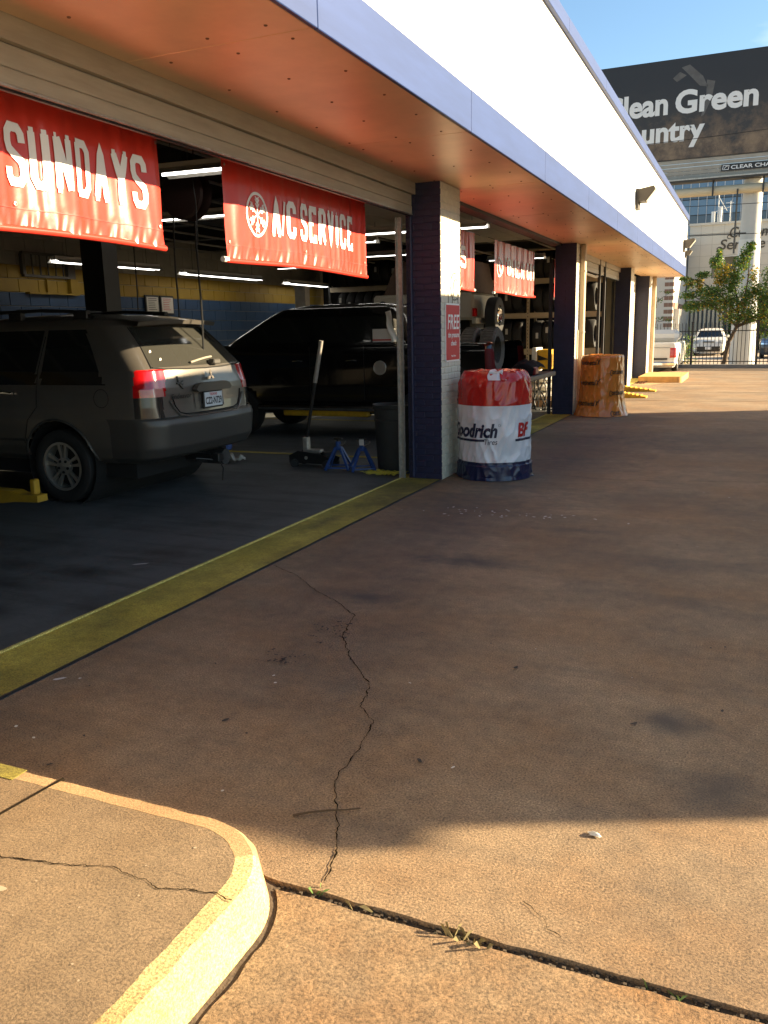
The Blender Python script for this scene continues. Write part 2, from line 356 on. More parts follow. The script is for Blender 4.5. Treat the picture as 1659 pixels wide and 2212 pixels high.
# ================================================================== SETTING
def jag(a, b, n, amp, seed, axis_perp):
    out = []
    for i in range(n+1):
        t = i/n; p = Vector(a).lerp(Vector(b), t); k = noise.noise((p.x*9+seed, p.y*9, seed))*amp+noise.noise((p.x*35, p.y*35+seed, 3))*amp*.5
        out.append((p.x+axis_perp[0]*k, p.y+axis_perp[1]*k))
    return out
m = M(); m.add([(-900,-900,-.30),(900,-900,-.30),(900,900,-.30),(-900,900,-.30)], [(0,1,2,3)]); m.build('ground', LOT, kind='structure')
# driveway slab behind the joint; jagged worn edge along the joint
def slab(name, poly, mt, top=0.0, depth=0.06, chamfer=0.012, edges=None):
    m = M(); n = len(poly)
    cx = sum(p[0] for p in poly)/n; cy = sum(p[1] for p in poly)/n
    m.add([(p[0], p[1], top) for p in poly], [tuple(range(n))])
    m.add([(p[0], p[1], top) for p in poly]+[(p[0], p[1], top-depth) for p in poly], [(i, (i+1) % n, n+(i+1) % n, n+i) for i in range(n)])
    return m.build(name, mt, kind='structure')
je = jag((-1.235,1.888),(16,1.883),420,.010,1,(0,1))
arc = lambda r, a0, a1, n: [(-1.45+r*math.cos(R(a0+(a1-a0)*i/n)), 1.625+r*math.sin(R(a0+(a1-a0)*i/n))) for i in range(n+1)]
slab('driveway', [(-3.03,34.2),(-3.03,1.93),(-1.45,1.93)]+arc(.333,80,54,6)+je+[(16,34.2)], DRV, depth=.05)
je2 = jag((16,1.858),(-1.19,1.858),420,.009,5,(0,1))
ja = jag((-1.106,1.61),(-1.108,-6),160,.008,8,(1,0))
slab('apron', je2+arc(.345,41,2,8)+ja+[(16,-6)], APR, top=-.004, depth=.05)
m = M(); m.add([(-3.1,-6,-.016),(16,-6,-.016),(16,2.2,-.016),(-3.1,2.2,-.016)], [(0,1,2,3)]); m.build('joint_bed', DIRT, kind='structure')
m = M(); ka = arc(.318,60,2,12)+[(-1.132,1.6-.05*i) for i in range(60)]; kb = arc(.352,60,2,12)+[(-1.095,1.6-.05*i) for i in range(60)]
m.add([(x, y, -.006+.004*noise.noise((x*30,y*30,1))) for x, y in ka]+[(x+.004*noise.noise((x*20,y*20,4)), y, -.013) for x, y in kb], [(i, i+1, len(ka)+i+1, len(ka)+i) for i in range(len(ka)-1)])
m.build('kerb_dirt', mat('kerb_dirt', (.075,.052,.032), .95, var=.5, scale=40, bump=.6, bscale=90), kind='structure', fix=False)
m = M(); rg = random.Random(3)     # crumbs of dirt and dry grass in the joint
for i in range(900):
    x = -1.2+rg.random()**1.2*4.2; y = 1.872+rg.uniform(-.022,.026); z = -.016; r = rg.uniform(.0015,.005)
    m.box(x-r, x+r, y-r*rg.uniform(.6,1.4), y+r, z, z+r*1.6)
for i in range(240):
    t = rg.random(); x, y = (-1.085+rg.uniform(-.02,.02), 1.85-t*.75)
    r = rg.uniform(.002,.006); m.box(x-r, x+r, y-r, y+r, -.022, -.022+r*1.4)
m.build('joint_crumbs', mat('dirt_crumbs', (.075,.055,.035), .95, var=.6, scale=25), kind='stuff', label='crumbs of dirt and gravel lying in the slab joint', cat='dirt')
m = M()
for c in [(-1.06,1.89,5),(-.63,1.868,16),(-.60,1.862,10),(-.1,1.868,4),(-.9,1.872,3)]:
    for i in range(c[2]):
        a = rg.uniform(0,6.28); l = rg.uniform(.015,.055); x, y = c[0]+rg.uniform(-.05,.05), c[1]+rg.uniform(-.012,.012)
        dx, dy = math.cos(a)*l, math.sin(a)*l*.7; w = .0012; h = rg.uniform(.01,.045)
        m.mi = 1 if c[0] in (-1.06,-.1) else 0
        m.add([(x-dy/l*w, y+dx/l*w, -.02),(x+dy/l*w, y-dx/l*w, -.02),(x+dx*.6+dy/l*w*.7, y+dy*.6, -.02+h),(x+dx, y+dy, -.018+h*.9)], [(0,1,2,3)])
m.build('joint_weeds', [GRAS, GRNG], kind='stuff', label='dry grass and small weeds growing in the slab joint', cat='weeds', fix=False)
# cracks: thin irregular openings
def crack(name, pts, w, z, parent_seed, step=.012, amp=.012):
    q = []; sd = parent_seed
    for a, b in zip(pts[:-1], pts[1:]):
        a, b = Vector(a), Vector(b); k = max(2, int((b-a).length/step)); pr = Vector((-(b-a).y, (b-a).x)).normalized()
        for i in range(k):
            p = a+(b-a)*i/k; o = noise.noise((p.x*22+sd, p.y*22, sd))*amp+noise.noise((p.x*80, p.y*80+sd, 1))*amp*.5
            q.append(p+pr*o)
    n = len(q); vs = []
    for i, p in enumerate(q):
        d = (q[min(i+1,n-1)]-q[max(i-1,0)]).normalized(); nr = Vector((-d.y, d.x)); ww = w*(.30+1.5*abs(noise.noise((p.x*24, p.y*24, sd+9))))
        vs += [(p.x+nr.x*ww, p.y+nr.y*ww, z), (p.x-nr.x*ww, p.y-nr.y*ww, z)]
    m = M(); m.add(vs, [(2*i, 2*i+2, 2*i+3, 2*i+1) for i in range(n-1)]); return m.build(name, CRACK, kind='structure', fix=False)
crack('crack', [(-3.01,4.89),(-2.72,4.72),(-2.45,4.47),(-2.2,4.3),(-2.014,4.122),(-1.93,3.8),(-1.75,3.53),(-1.526,3.273),(-1.47,3.05),(-1.36,2.93),(-1.315,2.698),(-1.30,2.45),(-1.2,2.28),(-1.10,2.08),(-1.069,1.92)], .0030, .0035, 2)
crack('crack', [(-2.2,9.2),(-1.2,9.0),(.2,9.3),(1.5,9.1)], .004, .0035, 11, .03, .03)
crack('crack', [(-2.4,12.6),(-1.0,12.3),(.5,12.5)], .004, .0035, 17, .03, .03)
crack('crack', [(-.50,2.06),(-.43,2.02),(-.41,1.98),(-.36,1.96)], .0016, .0035, 4, .008, .01)
# yellow threshold, ridge and garage floor
m = M(); m.grid(4, 260, lambda u, v: (-3.487+u*.442+(noise.noise((0,v*400,2))*.006 if u in (0,1) else 0), -1+v*29.6, .0045)); m.build('threshold_line', YEL, kind='structure', fix=False)
m = M(); m.box(-3.515,-3.487,-1,28.6,-.03,.012,.004); m.build('threshold_ridge', concrete('ridge_yellow_paint', (.52,.43,.10), (.2,.16,.05), (.62,.52,.16), stain=.5), kind='structure')
jg = [(-3.047+noise.noise((0,y*.3*9,4))*.008, y*.3) for y in range(-3,95)]
m = M(); m.add([(x-.006-.004*noise.noise((3,y*5,1)), y, .0065) for x, y in jg]+[(x+.009+.006*noise.noise((9,y*7,1)), y, .0065) for x, y in jg], [(i, i+1, len(jg)+i+1, len(jg)+i) for i in range(len(jg)-1)])
m.build('threshold_joint', mat('joint_grime', (.045,.036,.026), .95, var=.5, scale=20), kind='structure', fix=False)
m = M(); m.add([(-11.2,-1,.001),(-3.5,-1,.001),(-3.5,28.6,.001),(-11.2,28.6,.001)], [(0,1,2,3)]); m.build('garage_floor', GFL, kind='structure')
m = M(); m.add([(-3.6,-1,-.06),(-3.02,-1,-.06),(-3.02,28.6,-.06),(-3.6,28.6,-.06)], [(0,1,2,3)]); m.add([(-3.6,-1,-.001),(-3.02,-1,-.001),(-3.02,28.6,-.001),(-3.6,28.6,-.001)], [(0,1,2,3)]); m.build('threshold_slab', GFL, kind='structure')
# yellow floor lines inside the garage
for (a, b, y) in [(-9.5,-4.1,9.75),(-9.5,-3.6,13.9)]:
    m = M(); m.box(a, b, y, y+.11, .003, .005); m.build('floor_line', YEL, kind='structure')
# near kerb island with rounded corner
def island(name, x0, x1, y0, y1, r, h, mtop, mband, mface, bw):
    pts = [(x0,y0),(x1,y0)]
    for i in range(13): a = math.pi/2*i/12; pts.append((x1-r+r*math.cos(a), y1-r+r*math.sin(a)))
    pts.append((x0,y1)); return pts
def offset_in(x0, x1, y0, y1, r, d, chip=0.0):
    pts = [(x0,y0),(x1-d,y0),(x1-d,-1.0)]; rr = max(.05, r-d); y = -1.0
    while y < y1-r-.03: y += .025; pts.append((x1-d, min(y, y1-r)))
    for i in range(1, 25): a = math.pi/2*i/24; pts.append((x1-d-rr+rr*math.cos(a), y1-d-rr+rr*math.sin(a)))
    x = x1-r
    while x > -2.7: x -= .025; pts.append((x, y1-d))
    pts.append((x0,y1-d))
    if chip: pts = [(p[0]+chip*(noise.noise((p[0]*14,p[1]*14,d*50))+.8*noise.noise((p[0]*45,p[1]*45,2))), p[1]+chip*noise.noise((p[0]*14+9,p[1]*14,d*50))) for p in pts]
    return pts
root = empty('kerb_island', (-2,0,0), 'raised concrete island in the foreground with a rounded yellow kerb corner', 'kerb')
X0,X1,Y0,Y1,RR,HH = -3.02,-1.150,-6.0,1.925,.30,.14
out0 = offset_in(X0,X1+.022,Y0,Y1+.022,RR,0); out1 = offset_in(X0,X1,Y0,Y1,RR,.0,.004); out2 = offset_in(X0,X1,Y0,Y1,RR,.018,.005); out3 = offset_in(X0,X1,Y0,Y1,RR,.07,.004); n = min(len(out0),len(out1),len(out2),len(out3)); ksp = next(i for i, p in enumerate(out1) if p[1] > Y1-.13)
m = M(); m.add([(p[0],p[1],HH) for p in out3], [tuple(range(len(out3)))]); m.build('paving', ISL, root)
def strip(lo, zl, hi, zh, rng, mb):
    for i in rng: mb.add([(*lo[i],zl),(*lo[i+1],zl),(*hi[i+1],zh),(*hi[i],zh)], [(0,1,2,3)])
m = M(); strip(out2,HH-.002,out3,HH+.0005,range(1,ksp),m); strip(out1,HH-.02,out2,HH-.002,range(1,ksp),m); strip(out0,-.05,out1,HH-.02,range(1,ksp),m)
m.build('kerb_side', YEL2, root, smooth=True)
m = M(); strip(out2,HH-.002,out3,HH+.0005,range(ksp,n-1),m); strip(out1,HH-.02,out2,HH-.002,range(ksp,n-1),m); strip(out0,-.05,out1,HH-.02,range(ksp,n-1),m)
m.build('kerb_end', CRB, root, smooth=True)
m = M(); m.box(-2.95,-2.21,1.845,1.912,HH+.001,HH+.003); m.build('yellow_paint', YEL, root)
m = M(); q = [Vector(p) for p in [(-2.16,1.05),(-2.12,1.35),(-2.09,1.6),(-2.055,1.92)]]
m.tube([(p.x,p.y,HH-.004) for p in q], .0075, 6); m.build('joint', CRACK, root)
o = crack('crack', [(-2.5,1.44),(-2.0,1.50),(-1.72,1.55),(-1.56,1.60),(-1.47,1.585),(-1.38,1.575),(-1.28,1.60),(-1.22,1.61),(-1.16,1.60)], .0028, HH+.0025, 21, .008, .010)
o.parent = root; o.location = o.location-ORG[root]; del o['kind']
m = M(); rg = random.Random(9)
for i in range(14):
    x, y, r = rg.uniform(-2.3,-1.3), rg.uniform(1.2,1.8), rg.uniform(.002,.006)
    m.add([(x+r*math.cos(a+rg.uniform(-.3,.3))*rg.uniform(.5,1.3), y+r*math.sin(a)*rg.uniform(.5,1.2), HH+.002) for a in [k*1.05 for k in range(6)]], [tuple(range(6))])
m.add([(-1.79+.024*math.cos(a)*(1+.3*math.sin(3*a)), 1.405+.017*math.sin(a)*(1+.3*math.cos(2*a)), HH+.0025) for a in [k*.45 for k in range(14)]], [tuple(range(14))])
m.build('paint_spots', mat('old_gum', (.36,.28,.19), .8), root, fix=False, kind='stuff')
# far kerb island and planter strip
root = empty('far_kerb_island', (-2.4,26.6,0), 'small orange painted kerb stub at the far corner of the garage', 'kerb')
pts = [(-3.0,25.35),(-1.95,25.35)]+[(-1.95+.15*math.sin(a),25.5-.15*math.cos(a)) for a in [k*.26 for k in range(1,7)]]+[(-1.8,27.9),(-3.0,27.9)]
m = M(); m.prism(pts, 'Z', -.02, .17); m.build('kerb', mat('orange_kerb_paint', (.56,.30,.10), .8, var=.2, scale=6), root)
m = M(); m.add([(-3.0,24.1,.004),(-2.55,24.1,.004),(-2.2,25.3,.004),(-3.0,25.3,.004)], [(0,1,2,3)]); m.build('painted_apron', CRB, kind='structure')
m = M()
for i in range(120):
    x, y, r = rnd.uniform(-3.0,-2.75), rnd.uniform(24.6,25.35), rnd.uniform(.01,.035); a = rnd.uniform(0,3)
    m.add([(x-r*math.cos(a),y-r*math.sin(a),.01),(x+r*math.sin(a)*.5,y-r*math.cos(a)*.5,.02+rnd.random()*.05),(x+r*math.cos(a),y+r*math.sin(a),.015),(x-r*math.sin(a)*.5,y+r*math.cos(a)*.5,.03)], [(0,1,2,3)])
m.build('dead_leaves', mat('dead_leaf', (.13,.06,.035), .85, var=.4, scale=10), kind='stuff', label='dead leaves blown against the far brick pier', cat='leaves', fix=False)
m = M(); m.box(-8,16,33.9,34.35,-.3,.13,.02); m.build('boundary_kerb', mat('grey_kerb', (.16,.15,.14), .85, var=.2, scale=2), kind='structure')
m = M(); m.add([(-40,34.35,-.1),(60,34.35,-.1),(60,120,-.2),(-40,120,-.2)], [(0,1,2,3)]); m.build('parking_lot', LOT, kind='structure')
# joints in the far driveway
for y in (19.2,21.8,24.6,29.5):
    m = M(); m.box(-2.9,8,y,y+.02,.001,.004); m.build('driveway_joint', mat('pale_joint', (.36,.25,.16), .9), kind='structure')
# ================================================================== GARAGE BUILDING
B = empty('garage_building', (-7,14,0), 'long tire garage with blue fascia, white band wall and open brick-piered bays', 'building')
XF, XP, ZS = -2.10, -3.03, 3.09
PIERS = [(1.10,1.75),(8.50,9.14),(15.80,16.44),(23.20,23.84),(27.45,28.05)]
# white band wall, parapet, roof
m = M(); m.box(XF-.20, XF-.02, -3.4, 28.74, 3.385, 4.752); m.build('band_wall', WHT, B)
m = M(); m.box(-11.4, XF-.20, 28.54, 28.74, 3.385, 4.752); m.box(-11.4, -3.1, 28.54, 28.74, 0, 3.385); m.build('end_wall', WHT, B)
m = M(); m.box(-11.6, -2.3, -3.4, 28.55, 3.62, 3.75); m.build('roof', CEIL, B)
def panel_run(name, mt, x0, x1, z0, z1, ys, sub=None):
    for a, b in zip(ys[:-1], ys[1:]):
        mm = M(); mm.box(x0, x1, a+.003, b-.003, z0, z1, .004); o = mm.build(name, mt, B)
        if sub: sub(o, a, b)
ys = [-3.4,-.95,1.58,4.09,6.61,9.13,11.66,14.2,16.72,19.25,21.8,24.3,26.6,28.76]
panel_run('fascia_panel', FASC, XF-.03, XF, 3.088, 3.392, ys)
panel_run('coping_panel', FASC, XF-.26, XF+.03, 4.752, 4.905, [y+.9 if 0<i<13 else y for i, y in enumerate(ys)])
bm_ = M(); bm_.lathe([(.0,-.008),(.008,-.006),(.011,0)], (0,0,0), n=8); BOLTME = bm_.mesh('bolt', BOLT, (0,0,0))
def bolts(o, a, b):
    if b < 2: return
    n = 5
    for i in range(n):
        y = a+.12+(b-a-.24)*i/(n-1)
        for x, dy in ((-2.30,0),(-2.67,.05),(-3.08,.1)):
            if rnd.random() < .9: put('bolt', BOLTME, o, (x+rnd.uniform(-.02,.02), y+dy*.3+rnd.uniform(-.03,.03), ZS+.001))
panel_run('soffit_panel', SOFF, -3.30, XF-.032, ZS, ZS+.02, [y-.02 for y in ys], bolts)
# far return of the fascia
m = M(); m.box(-3.3, XF-.03, 28.74, 28.765, 3.088, 3.392); m.build('fascia_return', FASC, B)
# lintel and sectional doors
for i, (a, b) in enumerate([(1.75,8.50),(16.44,23.20)]):
    m = M(); m.box(-3.48, -3.302, a+.004, b-.004, 2.975, 3.62); m.build('lintel', DOORM, B)
    d = M(); d.box(-3.375, -3.335, a+.03, b-.03, 2.865, 2.972, .004); dd = d.build('door_panel', DOORM, B)
    d = M(); d.box(-3.378, -3.330, a+.03, b-.03, 2.785, 2.862, .004); d.build('door_panel', DOORM, B)
    d = M(); d.box(-3.370, -3.340, a+.03, b-.03, 2.760, 2.771, .004); d.build('door_seal', BLK, B)
    d = M(); d.box(-3.392, -3.325, a+.03, b-.03, 2.772, 2.788, .003); d.build('door_rail', ALU, B)
m = M(); m.box(-3.48, -3.302, 9.14, 15.8, 3.05, 3.62); m.build('lintel', STEELD, B)
# horizontal rolled-up door seen in the second bay
m = M()
for k in range(5): m.box(-5.9+k*.5, -5.42+k*.5, 9.6, 15.4, 3.16, 3.20, .004)
m.build('rolled_up_door', CREAMD, B)
# door tracks beside the piers
for y in (8.455,15.755,23.15):
    t = M(); t.box(-3.50,-3.44,y-.008,y,.01,2.76); t.box(-3.50,-3.494,y-.05,y-.008,.01,2.76); t.box(-3.446,-3.44,y-.03,y-.008,.01,2.76)
    o = t.build('door_track', ALU if y < 9 else STEELD, B)
    for z in (.35,.8,1.25,1.7,2.2):
        s_ = M(); s_.box(-3.49,-3.45,y,y+.035,z,z+.05,.003); s_.build('track_bracket', ALU, o)
t = M(); t.tube([(-3.36,16.9,3.02),(-3.37,17.3,2.9),(-3.37,18.4,2.72),(-3.36,19.8,2.70),(-3.35,21.2,2.9),(-3.35,21.6,3.0)], .03, 8); t.build('sagging_hose', CREAMD, B, smooth=True)
# brick piers
RH = 3.09/46
def brick_mesh(l, d, h, mt):
    b = M(); b.box(-d/2, d/2, -l/2, l/2, 0, h, .005); return b.mesh('brick', mt, (0,0,0))
FULLW = brick_mesh(.201,.05,RH-.009,CREAM); HALFW = brick_mesh(.0955,.05,RH-.009,CREAM)
def brick_mesh_x(l, d, h, mt):
    b = M(); b.box(-l/2, l/2, -d/2, d/2, 0, h, .005); return b.mesh('brick', mt, (0,0,0))
FULLB = brick_mesh_x(.19,.05,RH-.009,BLUE); HALFB = brick_mesh_x(.09,.05,RH-.009,BLUE)
for pi, (a, b) in enumerate(PIERS):
    core = M(); core.box(-3.42, XP-.006, a+.006, b-.004, 0, ZS-.001); core.mi = 1
    core.add([(-3.42,a+.0055,0),(XP-.006,a+.0055,0),(XP-.006,a+.0055,ZS-.001),(-3.42,a+.0055,ZS-.001)], [(0,1,2,3)])
    pier = core.build('brick_pier', [CREAM, BLUE], B)
    if pi == 1:
        for r in range(46):
            z = r*RH+.004+.0; off = (r % 2)
            y = a+.002
            cells = [(.0975,HALFW)]+[(.203,FULLW)]*2+[(.0975,HALFW)] if off else [(.203,FULLW)]*3
            tot = sum(c[0] for c in cells); sc = (b-a-.002)/tot
            for wd, me in cells:
                put('brick', me, pier, (XP-.025+rnd.uniform(-.0015,.0015), y+wd*sc/2, z)); y += wd*sc
            cells = [(.0975,HALFB),(.195,FULLB),(.0975,HALFB)] if off else [(.195,FULLB)]*2
            x = -3.42
            for wd, me in cells:
                put('brick', me, pier, (x+wd/2, a+.025+rnd.uniform(-.0015,.0015), z)); x += wd
    else:
        bw = M(); bw.mi = 0
        for r in range(46):
            z = r*RH+.004
            k = 3
            for j in range(k):
                w = (b-a)/k; o_ = (w/2 if r % 2 else 0); y0 = max(a, a+j*w-o_); y1 = min(b, a+(j+1)*w-o_)
                bw.mi = 0; bw.box(XP-.05, XP, y0+.004, y1-.004, z, z+RH-.009)
            bw.mi = 1
            for x0, x1 in (((-3.42,-3.22),(-3.212,-3.035)) if r % 2 else ((-3.42,-3.32),(-3.312,-3.12),(-3.112,-3.035))):
                bw.box(x0, x1, a, a+.05, z, z+RH-.009)
        bw.build('brickwork', [CREAM, BLUE], pier, kind='stuff')
# conduit on the near pier, brick infill wall at the far end
m = M(); m.cyl((-3.36,8.485,.02),(-3.36,8.485,3.05),.016,n=10); m.build('conduit', BLUE, B, smooth=True)
m = M(); m.box(-3.75,-3.45,23.84,27.45,0,ZS-.002); m.build('infill_wall', CREAM, B)
bw = M()
for r in range(46):
    for j in range(18):
        y0 = 23.86+j*.2+(.1 if r % 2 else 0); bw.box(-3.465,-3.435,y0,min(27.44,y0+.19),r*RH+.004,r*RH+RH-.006)
bw.build('brickwork', CREAM, B, kind='stuff')
# downspouts
m = M(); m.box(-3.028,-2.93,16.10,16.24,.02,3.085,.012); m.box(-3.03,-2.925,16.09,16.25,1.5,1.53); m.box(-3.03,-2.925,16.09,16.25,2.6,2.63); m.build('downspout', TRIM, B)
m = M(); m.box(-3.028,-2.90,28.06,28.22,.14,3.085,.012); m.box(-3.03,-2.895,28.05,28.23,2.85,2.89); m.build('downspout', TRIM, B)
m = M(); m.cyl((-3.02,16.0,.02),(-3.02,16.0,1.55),.018,n=8); m.build('conduit', CREAM, B, smooth=True)
# worn paint on near pier: ring scuff
m = M()
for k in range(3):
    pts = []
    r = (.13,.10,.06)[k]; cy, cz = (8.93,8.98,8.86)[k], (2.06,2.03,1.66)[k]
    for i in range(20):
        a = i/19*(4.6 if k == 0 else 5.2 if k == 1 else 2.4)+(1.2 if k < 2 else 2.0); pts.append((XP+.004, cy+r*math.cos(a), cz+r*1.1*math.sin(a)))
    for i in range(0, 19, 1):
        if rnd.random() < .75: m.tube(pts[i:i+2], .0035, 4)
for x in (8.72,8.86,9.05):
    p = [(XP+.004, x+noise.noise((i*.5,x*9,0))*.02, 1.98-i*.03) for i in range(rnd.randint(5,12))]; m.tube(p, .003, 4)
m.build('scuff_marks', mat('scuff', (.14,.12,.09), .9), B, kind='stuff')

# ---- interior shell
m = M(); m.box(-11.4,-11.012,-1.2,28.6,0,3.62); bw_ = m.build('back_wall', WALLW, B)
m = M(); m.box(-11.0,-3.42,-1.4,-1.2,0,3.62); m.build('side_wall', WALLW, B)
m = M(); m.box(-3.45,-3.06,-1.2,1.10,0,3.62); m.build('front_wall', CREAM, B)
m = M(); m.box(-11.0,-3.45,28.4,28.53,0,3.62); m.build('side_wall', STEELD, B)
m = M(); m.box(-11.0,-3.31,-1.2,28.5,3.58,3.60); m.build('ceiling', CEIL, B)
blk = {}
for nm, mt in (('w',WALLW),('y',WALLY),('b',WALLB)):
    b_ = M(); b_.box(-.01,.012,-.2065,.2065,.004,.2125,.006); blk[nm] = b_.mesh('wall_block', mt, (0,0,0))
big = {k: M() for k in 'wyb'}
CZ = 2.351-11*.2165
for r in range(0, 17):
    z = CZ+r*.2165
    if z < -.02 or z > 3.5: continue
    kk = 'b' if r < 11 else 'y' if r < 13 else 'w'
    for j in range(-2, 68):
        y = j*.42+(.21 if r % 2 else 0)
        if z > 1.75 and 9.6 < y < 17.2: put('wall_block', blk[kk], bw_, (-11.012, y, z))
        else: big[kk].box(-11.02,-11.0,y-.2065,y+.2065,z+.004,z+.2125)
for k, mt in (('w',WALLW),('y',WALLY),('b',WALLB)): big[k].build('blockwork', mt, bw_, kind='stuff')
# joists
for i in range(14):
    y = 2.2+i*1.9; m = M(); m.box(-11,-3.5,y-.05,y+.05,3.36,3.575); m.box(-11,-3.5,y-.11,y+.11,3.34,3.36); m.build('joist', STEELD, B)
m = M(); m.box(-7.3,-7.1,-1,28,3.15,3.33); m.build('girder', STEELD, B)
for i in range(9):
    x = -10.6+i*.8; m = M(); m.cyl((x,1,3.3),(x+.05,27,3.31),.02,n=6); m.build('ceiling_pipe', mat('pipe_paint', (.2,.19,.17), .6) if i == 0 else bpy.data.materials['pipe_paint'], B)

# wall openings on back wall: bricked window with bars and lower hatch
def wthing(name, label, cat): return name
m = M(); m.box(-11.0,-10.93,10.58,11.72,2.60,2.64); m.box(-11.0,-10.93,10.58,11.72,2.96,3.0); m.box(-11.0,-10.93,11.55,11.72,2.64,2.96); m.box(-11.0,-10.93,10.56,10.62,2.64,2.96)
w = m.build('barred_vent', mat('vent_frame', (.10,.09,.075), .8), None, label='old barred wall vent above the yellow stripe behind the lifts', cat='vent')
for k in range(5):
    q = M(); q.box(-10.97,-10.95,10.78+k*.17,10.80+k*.17,2.64,2.96); q.build('bar', bpy.data.materials['vent_frame'], w)
m = M(); m.box(-11,-10.9,10.62,11.75,2.33,2.36); m.box(-11,-10.92,11.58,11.76,2.36,2.60); m.box(-11,-10.96,11.08,11.1,2.36,2.58); m.build('wall_hatch', WALLY, None, label='yellow painted hatch with a ledge below the barred vent', cat='hatch')

# framed notices
PAPER = mat('paper', (.55,.53,.48), .8, var=.05, scale=30)
for i, (y0, y1, lb) in enumerate([(13.56,13.98,'framed paper notice on the blue wall, left of a pair'),(14.02,14.45,'framed paper notice on the blue wall, right of a pair, with red lines')]):
    r_ = empty('framed_notice', (-10.98,(y0+y1)/2,2.1), lb, 'notice', 'framed notices on the back wall')
    m = M(); m.box(-10.985,-10.95,y0,y1,2.03,2.40,.005); m.build('frame', BLK, r_)
    m = M(); m.box(-10.949,-10.945,y0+.035,y1-.035,2.06,2.365); m.build('sheet', PAPER, r_)
    m = M()
    for k in range(7): m.box(-10.944,-10.942,y0+.08,y1-.08-rnd.uniform(0,.08),2.33-k*.035,2.34-k*.035)
    m.build('print', INKR if i else INKB, r_)

# ---- hanging fluorescent lamps
def lamp(p0, p1, label, hang=True, tubes=2, w=.14):
    p0, p1 = Vector(p0), Vector(p1); d = (p1-p0).normalized(); s = Vector((-d.y, d.x, 0)); mid = (p0+p1)/2
    r_ = empty('fluorescent_lamp', (mid.x, mid.y, mid.z), label, 'lamp', 'fluorescent lamps in the garage')
    def obx(mb, a, b, o, hw, z0, z1):
        c = [a+s*(o-hw), a+s*(o+hw), b+s*(o+hw), b+s*(o-hw)]
        mb.add([(v.x,v.y,z0) for v in c]+[(v.x,v.y,z1) for v in c], [(0,1,2,3),(4,5,6,7),(0,1,5,4),(1,2,6,5),(2,3,7,6),(3,0,4,7)])
    m = M(); obx(m, p0, p1, 0, w*.35, p0.z+.03, p0.z+.09)
    for sg in (-1,1):
        a, b = p0+s*sg*w*.35, p0+s*sg*w; a2, b2 = p1+s*sg*w*.35, p1+s*sg*w
        m.add([(a.x,a.y,p0.z+.05),(b.x,b.y,p0.z-.01),(b2.x,b2.y,p0.z-.01),(a2.x,a2.y,p0.z+.05)], [(0,1,2,3)])
    m.build('reflector', FIX, r_)
    for k in range(tubes):
        o = (k-(tubes-1)/2)*w*.9; q = M(); q.cyl(p0+s*o+d*.03+Vector((0,0,.005)), p1+s*o-d*.03+Vector((0,0,.005)), .013, n=10); q.build('tube', TUBE, r_, smooth=True)
    if hang:
        for t in (.12,.88):
            q = M(); p = p0.lerp(p1, t); q.cyl((p.x,p.y,p.z+.09),(p.x,p.y,3.58),.004,n=5); q.build('wire', BLK, r_)
for i, (a, b) in enumerate([(10.43,12.80),(13.88,16.63),(18.08,20.36),(22.16,24.8)]):
    lamp((-10.15-.12*i,a,2.78),(-10.0-.2*i,b,2.78), ['lit tube lamp hanging by the back wall, nearest the barred vent','lit tube lamp by the back wall, second from the barred vent','lit tube lamp by the back wall, third from the barred vent','lit tube lamp by the back wall, farthest from the barred vent'][i])
lamp((-4.95,6.46,3.0),(-3.9,6.52,3.0),'lit tube lamp between the two red banners, upper one',tubes=1)
lamp((-6.95,9.0,3.02),(-5.0,9.06,3.02),'lit tube lamp between the two red banners, lower one',tubes=1)
lamp((-5.4,11.65,3.0),(-3.5,11.78,3.0),'lit tube lamp just inside the second bay, above its banners',tubes=2)
lamp((-7.4,15.6,3.05),(-5.0,15.7,3.05),'lit tube lamp above the gap between the second bay banners',tubes=1)
lamp((-5.2,17.5,3.0),(-4.0,17.5,3.0),'lit tube lamp deep in the second bay, right of its banners',tubes=1)
lamp((-7.6,12.6,3.0),(-5.6,12.7,3.0),'lit tube lamp left of the near brick pier, right of the second banner',tubes=1)
lamp((-9.4,16.0,2.95),(-8.0,16.1,2.95),'short lit tube lamp low behind the near brick pier',tubes=1)
# drop cords
for i, (x, y, z1, lb) in enumerate([(-6.6,8.8,.9,'black air hose hanging beside the dark lift post'),(-5.2,7.3,1.2,'black cord hanging below the second banner left end'),(-8.7,10.6,2.0,'thin black cord hanging near the barred vent'),(-4.9,6.9,2.45,'short black drop light hanging between the red banners')]):
    m = M(); m.tube([(x+noise.noise((k*.3,i,0))*.02, y+noise.noise((k*.3,i,5))*.02, 3.45-(3.45-z1)*k/12) for k in range(13)], .010 if i != 3 else .006, 6)
    o = m.build('hanging_hose', BLK, None, smooth=True, label=lb, cat='hose', group='hoses hanging in the garage')
m = M(); m.lathe([(.0,-.09),(.22,-.09),(.24,-.07),(.12,-.05),(.12,.05),(.24,.07),(.22,.09),(0,.09)], (-5.1,7.05,2.93), 'Y', 24); o = m.build('hose_reel', mat('reel_red', (.020,.006,.005), .6), None, smooth=True, label='dark red hose reel under the ceiling between the banners', cat='reel')
q = M(); q.cyl((-5.1,7.05,2.93),(-5.1,7.05,3.4),.03,n=8); q.build('bracket', BLK, o)

